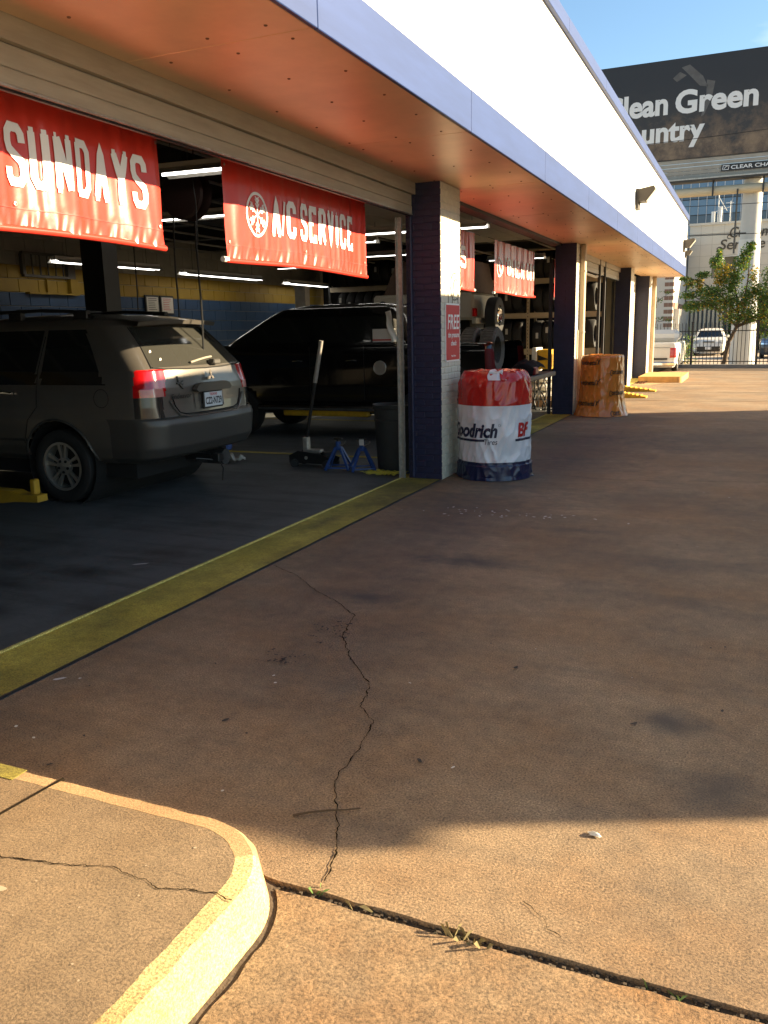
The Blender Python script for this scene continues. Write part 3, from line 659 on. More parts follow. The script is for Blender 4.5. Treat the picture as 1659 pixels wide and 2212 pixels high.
# ---- vehicle lifts
def lift_post(x, y, h, label, mt, w=.17):
    r_ = empty('lift_post', (x,y,0), label, 'lift', 'two-post vehicle lifts')
    m = M(); m.prism([(x-w,y-w*.8),(x+w,y-w*.8),(x+w,y+w*.8),(x+w*.4,y+w*.8),(x+w*.4,y+w*.2),(x-w*.4,y+w*.2),(x-w*.4,y+w*.8),(x-w,y+w*.8)], 'Z', .02, h); m.build('column', mt, r_)
    m = M(); m.box(x-w*1.6,x+w*1.6,y-w*1.4,y+w*1.4,.002,.022); m.build('base_plate', mt, r_)
    m = M(); m.box(x-w*1.1,x+w*1.1,y-w*.9,y+w*.9,h,h+.04); m.build('top_cap', mt, r_)
    return r_
lift_post(-7.45,8.42,2.80,'tall black lift post behind the parked grey wagon', BLK, .165)
r_ = lift_post(-7.9,14.35,2.42,'pale lift post showing above the black pickup roof', mat('pale_post', (.30,.27,.22), .6, var=.2, scale=8), .11)
lp = lift_post(-7.45,5.55,.5,'low lift column with yellow arm beside the wagon rear wheel', BLK, .1)
m = M(); m.prism([(-7.7,.13),(-6.25,.13),(-6.1,.15),(-5.82,.16),(-5.82,.22),(-6.04,.225),(-6.12,.25),(-7.7,.25)], 'Y', 5.50, 5.62); m.build('arm', mat('dull_yellow_paint', (.38,.23,.015), .6, var=.25, scale=9), lp)  # arm yellow darkened in its colour to stand for shade
m = M(); m.box(-5.93,-5.87,5.53,5.60,.222,.36,.01); m.build('pad', bpy.data.materials['dull_yellow_paint'], lp)
m = M(); m.box(-6.85,-5.35,11.65,11.80,.32,.42,.02); m.box(-5.5,-5.2,11.6,11.85,.40,.5,.02); o = m.build('arm', YPAINT, r_)
m = M(); m.box(-5.18,-4.95,11.62,11.8,.42,.52,.01); m.build('pad', CREAMD, o)
lp2 = empty('lift_arm_stub', (-6.2,8.4,0), 'yellow arm of a vehicle lift by the far rear corner of the wagon', 'lift'); m = M(); m.box(-6.6,-6.1,8.3,8.45,.16,.25,.02); m.box(-6.2,-6.05,8.28,8.47,.20,.33,.02); o = m.build('arm', YPAINT, lp2)
q = M(); q.box(-6.0,-5.8,8.5,8.62,.22,.30,.02); q.build('pad', BPAINT, o)
# pale box added to imitate the lit floor strips under the pickup
m = M(); m.box(-10.9,-10.8,12,26,.02,.30); m.build('low_shelf', WALLW, None, label='low pale ledge along the foot of the back wall', cat='ledge')

# ================================================================== BANNERS
def banner(label, x, y0, y1, z0, z1, seed, amp, freq, deco, flare=0.0, gather=False):
    r_ = empty('banner', (x,(y0+y1)/2,z0), label, 'banner', 'red hanging banners')
    W_, H_ = y1-y0, z1-z0
    def wav(s, t):     # s along Y metres, t height metres -> x offset
        k = (1-t/H_)
        o = amp*(math.sin(s*freq+1.5*noise.noise((s*1.3,seed,0)))*(.35+.65*k)+.9*noise.noise((s*5.5,t*.9,seed))+.45*noise.noise((s*14,t*1.2,seed+4)))
        o += .0034*math.sin(s*62+5*noise.noise((s*2.1,t*.5,seed+2)))*(.25+.75*min(1,k*1.3))*(.6+.8*noise.noise((s*3,t,seed+6)))
        o += .012*noise.noise((s*22-t*9,t*3,seed+8))*max(0, 1-t/(.18*H_+.02))
        return o
    def fn(s, t, off=0.0):
        sh = .02*noise.noise((t*3,seed,7))
        return (x+wav(s,t)+off, y0+s+sh*(1-t/H_), z0+t-.012*math.sin(s*2.2+seed)*(1-t/H_))
    m = M(); m.grid(240, 54, lambda u, v: fn(u*W_, v*H_)); m.build('cloth', RED, r_, smooth='all', fix=False)
    m = M(); m.grid(110, 5, lambda u, v: fn(u*W_, .105+v*.006, .004)); m.build('hem_seam', mat('red_stitch_%d' % seed, (.36,.03,.02), .5), r_, smooth='all', fix=False)
    m = M(); m.tube([(x, y0-.02+(W_+.03)*i/24, z0-.012*math.sin(i/24*W_*2.2+seed)) for i in range(25)], .020, 10); rod = m.build('rod_sleeve', RED, r_, smooth=True)
    for yy in ((y0-.025,) if seed != 3 else (y1+.02,)):
        m = M(); m.cyl((x,yy-.03,z0-.006),(x,yy+.03,z0-.006),.021,n=14); m.build('rod_end', mat('pvc_%d' % seed, (.7,.68,.62), .4), rod, smooth=True)
    for (s, t) in ((.03,H_-.04),(W_-.03,H_-.04),(.04,.13),(W_-.04,.13),(W_*.5,.13)):
        m = M(); p = fn(s, t, .006); m.lathe([(.006,0),(.011,.002),(.011,.003),(.006,.004)], p, 'X', 12); m.build('grommet', ALU, r_)
    m = M(); deco(m, fn, W_, H_); m.build('print', INK, r_, smooth='all', fix=False)
    m = M(); m.cyl((x,y0-.3,z1+.004),(x,y1+.3,z1+.004),.006,n=6); m.build('top_cord', BLK, r_)
    return r_
def ring(m, fn, cx, cy, rx, ry, w, off, n=48, a0=0, a1=6.2832):
    ribbon(m, [(cx+rx*math.cos(a0+(a1-a0)*i/n), cy+ry*math.sin(a0+(a1-a0)*i/n)) for i in range(n+1)], w, lambda x, y: fn(x, y, off))
def deco_sun(m, fn, W, H):
    serif_text(m, 'SUNDAYS', 1.14, .218, .148, .32, .047, .012, lambda x, y: fn(x, y, .007))
def deco_ac(m, fn, W, H):
    F = lambda x, y: fn(x, y, .007)
    cx, cy = .44, .357; ring(m, fn, cx, cy, .155, .155, .022, .004)
    for k in range(6):
        a = R(90+60*k); d = (math.cos(a), math.sin(a)); n_ = (-d[1], d[0])
        ribbon(m, [(cx,cy),(cx+d[0]*.125,cy+d[1]*.125)], .014, F)
        for f, l in ((.05,.032),(.078,.036),(.102,.03)):
            for sg in (-1,1):
                b = (cx+d[0]*f, cy+d[1]*f); ribbon(m, [b, (b[0]+d[0]*l+n_[0]*sg*l*.8, b[1]+d[1]*l+n_[1]*sg*l*.8)], .011, F)
    x = serif_text(m, 'A', .65, .215, .155, .30, .052, .0, F); x = serif_text(m, '/', x-.01, .215, .20, .30, .030, .0, F)
    x = serif_text(m, 'C', x+.01, .215, .15, .30, .052, .0, F)
    serif_text(m, 'SERVICE', x+.085, .215, .145, .31, .050, .019, F)
def deco_total(m, fn, W, H):
    F = lambda x, y: fn(x, y, .014)
    ring(m, fn, .26, .37, .15, .135, .03, .005); ribbon(m, [(.20,.44),(.26,.36),(.33,.30)], .05, F)
    x = serif_text(m, 'TOTAL', .55, .27, .128, .27, .045, .018, F); x = serif_text(m, 'CAR', x+.07, .27, .128, .27, .045, .018, F); serif_text(m, 'CARE', x+.07, .27, .128, .27, .045, .018, F)
def deco_s(m, fn, W, H): serif_text(m, 'S', W-.62, .26, .24, .28, .055, .02, lambda x, y: fn(x, y, .014))
banner('wide red banner with white SUNDAYS lettering, nearest the camera', -3.60, 2.3, 4.69, 2.165, 2.85, 1, .016, 9.0, deco_sun)
banner('red banner with a snowflake emblem and white A/C SERVICE lettering', -3.60, 5.42, 7.88, 2.15, 2.85, 2, .009, 8.0, deco_ac)
banner('red banner in the second bay, mostly hidden behind the near brick pier', -3.60, 9.3, 11.43, 2.14, 2.88, 3, .018, 16.0, deco_s)
banner('wrinkled red banner with TOTAL CAR CARE lettering in the second bay', -3.60, 12.45, 15.0, 2.14, 2.89, 4, .020, 17.0, deco_total)
banner('red banner edge in the third bay behind the beige downspout', -3.60, 16.6, 18.0, 2.16, 2.88, 5, .018, 16.0, lambda m, fn, W, H: ribbon(m, [(.2,.3),(.3,.3)], .02, lambda x, y: fn(x, y, .014)))

# pressure check sign on the near pier
s_ = empty('pier_sign', (-3.02,8.86,1.26), 'narrow red FREE tire pressure check sign on the cream brick pier', 'sign')
m = M(); m.box(-3.0285,-3.022,8.615,9.095,1.262,1.885,.003); m.build('panel', mat('sign_white', (.72,.70,.66), .35), s_)
m = M(); m.box(-3.0215,-3.0195,8.633,9.077,1.282,1.865); m.build('red_field', mat('sign_red', (.50,.014,.022), .5, spec=.25), s_)
def sgn(body, y0, y1, z0, z1, bold, shear=.15):
    m = M(); t = fit(text2d(body, 1, bold, shear), y0, y1, z0, z1); text_to(m, t, lambda x, y: (-3.018, x, y)); m.build('lettering', INK, s_, fix=False)
sgn('FREE',8.675,9.06,1.61,1.765,.012); sgn('tire pressure',8.69,9.05,1.505,1.575,.025); sgn('check',8.78,8.97,1.435,1.49,.025); sgn('Pep Boys',8.79,8.94,1.31,1.335,.03)
for y in (8.63,9.08):
    for z in (1.275,1.873):
        m = M(); m.lathe([(0,.004),(.006,.003),(.008,0)], (-3.022,y,z), 'X', 8); m.build('screw', ALU, s_)

# ================================================================== TYRE STACKS UNDER BAGS
def bag(name, label, cx, cy, h, rfun, bands, seed, wr, topdome=.04, n=200, nz=150, skirt=0):
    r_ = empty(name, (cx,cy,0), label, 'tire stack', 'tire stacks under printed bags')
    def rad(a, z):
        c, s = math.cos(a), math.sin(a); k = rfun(z)
        w = wr*.9*((1-abs(noise.noise((c*2.6+seed+z*1.5,s*2.6-z*1.2,z*2.4))))**5+.8*(1-abs(noise.noise((c*4.5-z*2,s*4.5+seed,z*4.5))))**6-.5)+wr*.7*(noise.noise((c*2.2+seed,s*2.2,z*2.2))+.7*(1-abs(2*noise.noise((c*3.5+seed,s*3.5,z*3.1+a*.3))))*.5+.5*noise.noise((c*7,s*7+seed,z*6)))
        if skirt: w += .007*((1-abs(noise.noise((c*3.2+4,s*3.2,z*.7))))**6-.4)
        return k+w
    def P(a, z, off=0.0):
        r = rad(a, z)+off; return (cx+r*math.cos(a), cy+r*math.sin(a), z+skirt*(noise.noise((math.cos(a)*4,math.sin(a)*4,seed))*.5)*max(0,1-z/.15))
    for (z0, z1, mt, nm) in bands:
        k = max(4, int((z1-z0)*nz)); m = M()
        m.add([P(6.28318*i/n, z0+(z1-z0)*j/k) for j in range(k+1) for i in range(n)], [(j*n+i, j*n+(i+1) % n, (j+1)*n+(i+1) % n, (j+1)*n+i) for j in range(k) for i in range(n)])
        m.build(nm, mt, r_, smooth='all')
    return r_, P, rad
def rf1(z):
    t = z/1.19
    r = .40
    if z > .78: r -= (z-.78)**2*.22
    if z > 1.05: r -= (z-1.05)**2*4
    if z < .16: r += .012-.03*max(0,.05-z)*10
    return r-.006*math.sin(t*3.1)
bcx, bcy = -2.575, 8.95
r_, P, rad = bag('wrapped_tire_stack', 'tire stack in a red, white and navy printed bag beside the near pier', bcx, bcy, 1.02, rf1,
    [(.012,.20,PLB,'navy_band'),(.20,.805,PLW,'white_band'),(.805,1.16,PLR,'red_band')], 2, .014, skirt=.0)
m = M(); n = 96
def topz(r, a): return 1.145+.02*noise.noise((r*6*math.cos(a),r*6*math.sin(a),3))+.025*(1-abs(2*noise.noise((r*5*math.cos(a)+4,r*5*math.sin(a),1))))-.045*max(0,1-r/.18)
vs = []
for k in range(14):
    for i in range(n):
        a = 6.28318*i/n; f = 1-k/14; rr = rad(a, 1.16)*f
        z = 1.16 if k == 0 else topz(rr, a)*min(1, k/3)+1.16*(1-min(1, k/3)); vs.append((bcx+rr*math.cos(a), bcy+rr*math.sin(a), z))
m.add(vs, [(k*n+i, k*n+(i+1) % n, (k+1)*n+(i+1) % n, (k+1)*n+i) for k in range(13) for i in range(n)]+[tuple(range(13*n,14*n))]); m.build('bag_top', PLR, r_, smooth='all')
# white folded flap with hole on the top edge
m = M()
def flap(u, v):
    a = R(-71)+(u-.5)*(.34+.16*v)+.04*math.sin(v*7); z = 1.19-.105*max(0, v-.35)/.65-.0; rr = rad(a, 1.12)*(0.45+.60*min(1, v/.55)) if v < .55 else rad(a, z if z < 1.15 else 1.15)+.010
    return (bcx+rr*math.cos(a), bcy+rr*math.sin(a), (1.172+.012*math.sin(u*5+v*6)) if v < .5 else z-.01)
m.grid(16, 18, flap); fl = m.build('white_flap', PLW, r_, smooth='all', fix=False)
m = M(); p = flap(.55,.42); m.lathe([(.0,.004),(.022,.002),(.022,0)], (p[0],p[1],p[2]+.004), n=14); m.build('hole', INKN, fl)
# folded drape on right
m = M()
def drape(u, v):
    a = R(-44)+(u-.5)*.75; z = 1.15-.12*v*(1-.6*abs(u-.45)*1.6)-.02*math.sin(u*9); rr = rad(a, min(1.14, z))+.008+.018*math.sin(u*8+v*3)*v
    return (bcx+rr*math.cos(a), bcy+rr*math.sin(a), z)
m.grid(26, 12, drape); m.build('loose_fold', PLR, r_, smooth='all', fix=False)
m = M()
for k in range(3):
    def hemf(u, v, k=k):
        a = R(-135+k*45)+u*R(60); z = .006+.05*v*max(0,math.sin(u*3.1415))**.6+.003*math.sin(u*9+k); rr = rad(a, .05)+.006+.012*(1-v)*math.sin(u*6+k)**2
        return (bcx+rr*math.cos(a), bcy+rr*math.sin(a), z)
    m.grid(28, 6, hemf)
m.build('bottom_folds', PLB, r_, smooth='all', fix=False)
def wrap(a0, z0, off=.004):
    return lambda x, y: P(a0+x/.40, z0+y, off)
# azimuths: the camera sees about -107 deg as the front centre
t = text2d('Goodrich', .20, .040, .22, .80, sub=2); a, b, c, d = span(t)
m = M(); A1 = R(-69); text_to(m, t, lambda x, y: P(A1+(x-b)/.40, .475+y, .004)); m.build('lettering', INKN, r_, fix=False)
m = M(); m.grid(40, 2, lambda u, v: P(A1+(-.80+u*.66)/.40, .425+v*.026, .004)); m.build('underline', INKN, r_, fix=False)
t = text2d('Tires', .085, .0, .22, .85, sub=1); a2, b2, c, d = span(t)
m = M(); text_to(m, t, lambda x, y: P(A1+(x-b2)/.40-.0, .395+y, .004)); m.build('lettering', INKN, r_, fix=False)
t = text2d('BF', .20, .040, .22, .9, sub=2)
m = M(); A2 = R(-38); text_to(m, t, lambda x, y: P(A2+x/.40, .475+y, .004)); m.build('lettering', INKR, r_, fix=False)
m = M(); m.grid(30, 2, lambda u, v: P(A2+(-.02+u*.5)/.40, .425+v*.026, .004)); m.build('underline', INKN, r_, fix=False)
m = M(); ribbon(m, [(.012*math.cos(a),.012*math.sin(a)) for a in [k*.4 for k in range(17)]], .003, lambda x, y: P(A1+(.02+x)/.40, .60+y, .004), .01); m.build('trademark', INKN, r_, fix=False)

def rf2(z):
    r = .388+.012*math.cos(z*2.2)
    if z > 1.06: r -= (z-1.06)*.35
    if z < .40: r += (.40-z)**2*.55
    return r
ccx, ccy = -2.52, 15.86
r2, P2, rad2 = bag('wrapped_tire_stack', 'tire stack under a crinkled orange printed bag by the second pier', ccx, ccy, 1.1, rf2, [(.008,1.09,PLO,'bag_side')], 11, .011, skirt=.03)
m = M(); vs = []; n = 90
for k in range(10):
    for i in range(n):
        a = 6.28318*i/n; f = 1-k/10; rr = rad2(a,1.09)*f; vs.append((ccx+rr*math.cos(a), ccy+rr*math.sin(a), 1.09+(.03*noise.noise((rr*7*math.cos(a),rr*7*math.sin(a),5))+.012)*min(1,k/2)))
m.add(vs, [(k*n+i, k*n+(i+1) % n, (k+1)*n+(i+1) % n, (k+1)*n+i) for k in range(9) for i in range(n)]+[tuple(range(9*n,10*n))]); m.build('bag_top', PLO, r2, smooth='all')
def conti(p0, p1, z, body, horse, ring_c, h=.088, front=R(-81)):
    def F(p, y): return P2(front+math.asin(max(-.985, min(.985, 2*p-1))), z+y, .007)
    m = M(); t = fit(text2d(body, 1, .03, 0, 1, sub=2), p0, p1, 0.0, h); text_to(m, t, F)
    if ring_c: ribbon(m, [(p0-.015+.032*math.cos(q), .030+.045*math.sin(q)) for q in [R(50)+R(260)*i/14 for i in range(15)]], .012, F, .02)
    if horse:
        hx = p1+.035; k = .62
        for pts, w in (([(0,.02),(.03,.07),(.075,.085)],.02),([(.02,.06),(-.02,.095),(-.045,.09)],.012),([(.07,.08),(.095,.11),(.12,.10)],.014),([(.03,.05),(.035,.0)],.010),([(.06,.075),(.085,.045)],.008),([(.0,.03),(-.02,.0)],.010)):
            ribbon(m, [(hx+q[0]*k, q[1]) for q in pts], w, F, .02)
    m.build('lettering', bpy.data.materials.get('brown_print') or mat('brown_print', (.045,.022,.010), .4), r2, fix=False)
conti(.035,.36,.93,'ontinental',True,False); conti(.03,.36,.57,'ontinental',True,False); conti(.07,.36,.20,'ontinental',True,True)
conti(.72,.975,.76,'ontinen',False,True); conti(.72,.975,.39,'ontinen',False,True); conti(.73,.86,.03,'ont',False,True)
# ================================================================== NEIGHBOURING BUILDING (right of the frame, throws the driveway into shade)
nb = empty('neighbour_building', (7.5,13,0), 'low brown flat-roofed building across the driveway', 'building')
NX0, NX1, NY0, NY1, NH = 3.88, 11.15, 7.61, 18.88, 4.5
m = M(); m.box(NX0,NX1,NY0,NY1,-.1,NH-.12); m.build('wall', mat('brown_brick_wall', (.13,.085,.06), .85, var=.2, scale=4), nb)
m = M(); m.box(NX0,NX1,NY0-.13,NY1,NH-.118,NH); m.build('roof', CEIL, nb)
for y in (9,12,15):
    m = M(); m.box(NX0-.02,NX0-.002,y,y+1.6,.9,2.2); w = m.build('window', GLASS, nb)
    m = M(); m.box(NX0-.05,NX0-.021,y-.06,y+1.66,.84,.9); m.build('sill', CREAM, w)

# ================================================================== VEHICLES
def interp(levels, z):
    for a, b in zip(levels[:-1], levels[1:]):
        if a[0] <= z <= b[0]:
            t = (z-a[0])/(b[0]-a[0]) if b[0] > a[0] else 0
            return [a[i]+(b[i]-a[i])*t for i in range(len(a))]
    return list(levels[-1])
def outline(ur, uf, hw, rr, rf, bow, taper=.035, nr=36, nc=20, ns=70):
    """plan outline of one side from rear centre to front centre (u, v>=0)"""
    pts = []; L = uf-ur; rr = min(rr, hw*.9, L*.45); rf = min(rf, hw*.9, L*.45)
    for i in range(nr): v = (hw-rr)*i/nr; pts.append((ur+bow*(v/max(hw,1e-3))**2, v))
    b1 = bow*((hw-rr)/max(hw,1e-3))**2
    for i in range(nc+1):
        a = math.pi/2*i/nc; pts.append((ur+b1+rr-rr*math.cos(a), hw-rr+rr*math.sin(a)))
    u0 = ur+b1+rr; u1 = uf-bow-rf
    for i in range(1, ns):
        pts.append((u0+(u1-u0)*i/ns, hw))
    for i in range(nc+1):
        a = math.pi/2*i/nc; pts.append((u1+rf*math.sin(a), hw-rf+rf*math.cos(a)))
    for i in range(1, nr+1):
        v = (hw-rf)*(1-i/nr); pts.append((uf-bow*(v/max(hw,1e-3))**2, v))
    return pts
def hull(parent, levels, tf, cls, mats, nzs, mid=2.4, half=2.4, smooth='all', topcap=True):
    """stack of plan outlines -> shell split into named parts by cls(u,v,z)"""
    zs = []
    for (a, b), k in zip(zip(levels[:-1], levels[1:]), nzs): zs += [a[0]+(b[0]-a[0])*i/k for i in range(k)]
    zs.append(levels[-1][0]); rows = []
    for z in zs:
        _, ur, uf, hw, rr, rf, bow = interp(levels, z); o = outline(ur, uf, hw, rr, rf, bow)
        row = []
        for (u, v) in o: row.append((u, v*(1-.05*((u-mid)/half)**4), z))
        full = row+[(p[0], -p[1], p[2]) for p in reversed(row[1:-1])]; rows.append(full)
    n = len(rows[0]); parts = {}
    for j in range(len(rows)-1):
        for i in range(n):
            q = [rows[j][i], rows[j][(i+1) % n], rows[j+1][(i+1) % n], rows[j+1][i]]
            c = [sum(p[k] for p in q)/4 for k in range(3)]; nm = cls(*c)
            if nm is None: continue
            d = parts.setdefault(nm, [{}, [], []]); f = []
            for (jj, ii) in ((j,i),(j,(i+1) % n),(j+1,(i+1) % n),(j+1,i)):
                k = (jj, ii)
                if k not in d[0]: d[0][k] = len(d[1]); d[1].append(tf(*rows[jj][ii]))
                f.append(d[0][k])
            d[2].append(tuple(f))
    if topcap:
        d = parts.setdefault('body', [{}, [], []]); base = len(d[1]); d[1] += [tf(*p) for p in rows[-1]]; d[2].append(tuple(range(base, base+n)))
    out = {}
    for nm, (_, vs, fs) in parts.items():
        mb = M(); mb.add(vs, fs); name = nm.split('#')[0]
        out[nm] = mb.build(name, mats[name], parent, smooth=smooth)
    return out
def wheel(parent, c, Rr, w, mt_rim, rim_r, style, side, axis='Y', sub=True):
    """tyre as the wheel mesh, rim as its child; side = -1 shows the face towards -Y (or -X)"""
    m = M(); h = w/2
    prof = [(rim_r,-h*.8),(rim_r+.02,-h*.95),(Rr*.86,-h),(Rr*.96,-h*.88),(Rr,-h*.62),(Rr,h*.62),(Rr*.96,h*.88),(Rr*.86,h),(rim_r+.02,h*.95),(rim_r,h*.8)]
    m.lathe(prof, c, axis, 48, close=True); o = m.build('wheel', RUB, parent, smooth=True)
    f = side*h*.80
    def loc(r, a, d):
        x, y = r*math.cos(a), r*math.sin(a)
        return (c[0]+x, c[1]+d, c[2]+y) if axis == 'Y' else (c[0]+d, c[1]+x, c[2]+y)
    m = M(); m.lathe([(rim_r*1.02,f),(rim_r*1.03,f+side*.012),(rim_r*.93,f+side*.012),(rim_r*.90,f-side*.10)], c, axis, 48)
    if style == 'twin':
        for k in range(5):
            for dlt in (-.16,.16):
                a = R(90+72*k); vs = []
                for (r, da) in ((rim_r*.28,dlt*1.6-.13),(rim_r*.28,dlt*1.6+.13),(rim_r*.95,dlt*1.25+.085),(rim_r*.95,dlt*1.25-.085)):
                    vs += [loc(r, a+da, f-side*.01), loc(r, a+da, f-side*.04)]
                m.add(vs, [(0,2,4,6),(1,3,5,7),(0,1,3,2),(2,3,5,4),(4,5,7,6),(6,7,1,0)])
        m.lathe([(0,f+side*.002),(rim_r*.36,f-side*.008),(rim_r*.38,f-side*.04)], c, axis, 24)
        rim = m.build('rim', mt_rim, o, smooth=True)
        for k in range(5):
            a = R(54+72*k); q = M(); p = loc(rim_r*.25, a, f-side*.01); p1 = loc(rim_r*.25, a, f+side*.004); q.cyl(p, p1, .014, n=10); q2 = q.mesh('lug_hole', BLK, ORG[rim]); put('lug_hole', q2, o, ORG[rim])
    elif style == 'steel':
        m.lathe([(rim_r*.9,f-side*.06),(rim_r*.55,f-side*.0),(rim_r*.35,f-side*.03),(0,f-side*.01)], c, axis, 32); m.build('rim', mt_rim, o, smooth=True)
    else:
        for k in range(6):
            a = R(60*k); vs = []
            for (r, da) in ((rim_r*.2,-.3),(rim_r*.2,.3),(rim_r*.95,.13),(rim_r*.95,-.13)): vs += [loc(r,a+da,f-side*.01), loc(r,a+da,f-side*.04)]
            m.add(vs, [(0,2,4,6),(1,3,5,7),(0,1,3,2),(2,3,5,4),(4,5,7,6),(6,7,1,0)])
        m.lathe([(0,f),(rim_r*.28,f-side*.01)], c, axis, 20); m.build('rim', mt_rim, o, smooth=True)
    m = M(); m.lathe([(rim_r*.9,f-side*.10),(0,f-side*.10)], c, axis, 32); m.build('brake', BLK, o)
    return o

# ---------------------------------------------------- grey-brown wagon
SP = mat('wagon_paint', (.145,.132,.116), .34, metal=.55, var=.05, scale=3, spec=.4, coat=.35)
SPD = mat('wagon_bumper', (.075,.071,.064), .45, metal=.4, coat=.1)
TLR = mat('tail_lens_red', (.45,.006,.008), .12, spec=.7, coat=.6); TLW = mat('tail_lens_clear', (.50,.22,.20), .15, spec=.7, coat=.6)
RIM = mat('alloy_rim', (.46,.44,.40), .35, metal=.75)
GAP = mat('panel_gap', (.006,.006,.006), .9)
XR, YC = -4.93, 7.10
S = empty('parked_wagon', (XR-2.3,YC,0), 'dusty grey-brown wagon parked nose-in with its rear door towards the driveway', 'car')
def tS(u, v, z): return (XR-u, YC+v, z)
#        z    ur   uf   hw   rr  rf  bow
LV = [(.41,.30,4.50,.82,.18,.2,.06),(.47,.10,4.70,.89,.20,.3,.07),(.56,.03,4.78,.925,.24,.35,.08),(.78,.0,4.82,.94,.26,.4,.09),(.835,.02,4.82,.945,.26,.4,.09),(.85,.065,4.82,.945,.24,.4,.09),
      (.95,.075,4.76,.945,.22,.4,.09),(1.07,.08,3.95,.94,.22,.3,.09),(1.12,.085,3.75,.935,.21,.3,.09),(1.29,.12,3.50,.905,.20,.3,.10),(1.53,.32,3.15,.81,.22,.3,.11),(1.71,.50,2.85,.735,.24,.3,.12),(1.765,.60,2.68,.68,.26,.3,.12),(1.815,.85,2.4,.54,.26,.3,.10),(1.84,1.35,2.0,.30,.2,.2,.05)]
WU, WF, WR = 1.25, 4.0, .365
def clsS(u, v, z):
    s = abs(v)
    for w in (WU, WF):
        if s > .6 and (u-w)**2+(z-WR-.02)**2 < .435**2: return None
    # window openings
    if 1.315 < z < 1.695 and u < .75:
        zz = (z-1.315)/.38; wmax = .73-.14*zz
        if s < wmax and u < .60: return 'rear_glass'
    side = s > .66 and u > .45
    if side and 1.16 < z < 1.68:
        zz = (z-1.16)/.52
        if .62+.32*zz < u < 1.40: return 'side_window#%d1' % (v > 0)
        if 1.46 < u < 2.35: return 'side_window#%d2' % (v > 0)
        if 2.42 < u < 3.62-.62*zz: return 'side_window#%d3' % (v > 0)
    if z > 1.16 and z < 1.62 and u > 2.9 and s < .72: return 'windscreen'
    if 1.045 < z < 1.30 and u < .30:
        zz = (z-1.045)/.255
        if s > .66-.07*zz:
            if z < 1.125 and .67 < s < .79 : return 'reverse_lamp#%d' % (v > 0)
            return 'tail_lamp#%d' % (v > 0)
    if z < .845 and u < .62-.0*z and z > .38: return 'rear_bumper'
    if .85 < z < 1.045 and u < .30 and s > .70: return 'bumper_corner#%d' % (v > 0)
    return 'body'
PB = mat('gloss_dark_trim', (.022,.021,.020), .22, coat=.4)
hp = hull(S, LV, tS, clsS, dict(body=SP, rear_glass=mat('dusty_glass', (.034,.034,.030), .12, spec=.6), side_window=GLASS, windscreen=GLASS, tail_lamp=TLR, reverse_lamp=TLW, rear_bumper=SPD, bumper_corner=PB), [4,6,12,4,4,16,24,10,28,30,24,6,8,5])
for w in (WU, WF):
    for sd in (-1,1): wheel(S, (XR-w, YC+sd*.80, WR), WR, .235, RIM, .235, 'twin', sd)
    m = M(); m.lathe([(.43,-.9),(.43,.9)], (XR-w,YC,WR+.02), 'Y', 32); m.build('wheel_arch_liner', GAP, S)
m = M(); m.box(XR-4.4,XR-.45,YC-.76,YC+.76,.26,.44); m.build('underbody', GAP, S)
# hatch gaps, plate recess, handle bar, emblem, plate
def rearu(z, v): 
    _, ur, uf, hw, rr, rf, bow = interp(LV, z); return ur+bow*(v/hw)**2
def onrear(v, z, off=.004): return (XR-rearu(z,v)+off, YC+v, z)
def line_rear(name, pts, w, mt, off=.003, parent=S):
    m = M(); m.tube([onrear(v, z, off) for v, z in pts], w, 6); return m.build(name, mt, parent, smooth=True)
line_rear('hatch_gap', [(-.58,1.04),(-.55,.95),(-.50,.885),(-.42,.862),(-.2,.858),(.2,.858),(.42,.862),(.50,.885),(.55,.95),(.58,1.04)], .006, GAP)
line_rear('bumper_edge', [(-.62,1.0),(-.57,.93),(-.50,.855),(-.40,.842),(-.2,.838),(.2,.838),(.40,.842),(.50,.855),(.57,.93),(.62,1.0)], .009, SP, .008)
line_rear('glass_trim', [(-.72,1.315),(-.6,1.298),(-.3,1.288),(0,1.285),(.3,1.288),(.6,1.298),(.72,1.315)], .007, GAP)
for sd in (-1,1): line_rear('pillar_gap', [(sd*.735,1.31),(sd*.70,1.40),(sd*.655,1.52),(sd*.60,1.69)], .004, GAP)
m = M(); m.grid(20, 8, lambda u, v: onrear(-.27+u*.54, .90+v*.20, .006-.03*(1 if .1 < u < .9 and .1 < v < .9 else 0))); m.build('plate_recess', SP, S, smooth=True)
m = M(); m.prism([(-.30,1.085),(-.27,1.125),(-.2,1.145),(.2,1.145),(.27,1.125),(.30,1.085),(.27,1.06),(-.27,1.06)], 'X', XR-.075, XR-.02)
m.v = [(x, y+YC, z) for x, y, z in m.v]; m.build('hatch_handle', SPD, S, smooth=True)
pl = M(); pl.box(XR-.062,XR-.048,YC-.165,YC+.165,.888,1.055,.004); pf = pl.build('plate_frame', BLK, S)
pl = M(); pl.box(XR-.047,XR-.044,YC-.150,YC+.150,.905,1.045); pl.build('plate', mat('plate_white', (.56,.60,.64), .5, var=.05, scale=10), pf)
m = M(); t = fit(text2d('CZ2-N729',1,.03), -.138,.138,.925,.998); text_to(m, t, lambda x, y: (XR-.0425, YC+x, y)); m.build('plate_number', INKB, pf, fix=False)
m = M(); t = fit(text2d('TEXAS',1,.03), -.07,.06,1.012,1.038); text_to(m, t, lambda x, y: (XR-.0425, YC+x, y)); m.build('plate_state', INKR, pf, fix=False)
m = M()
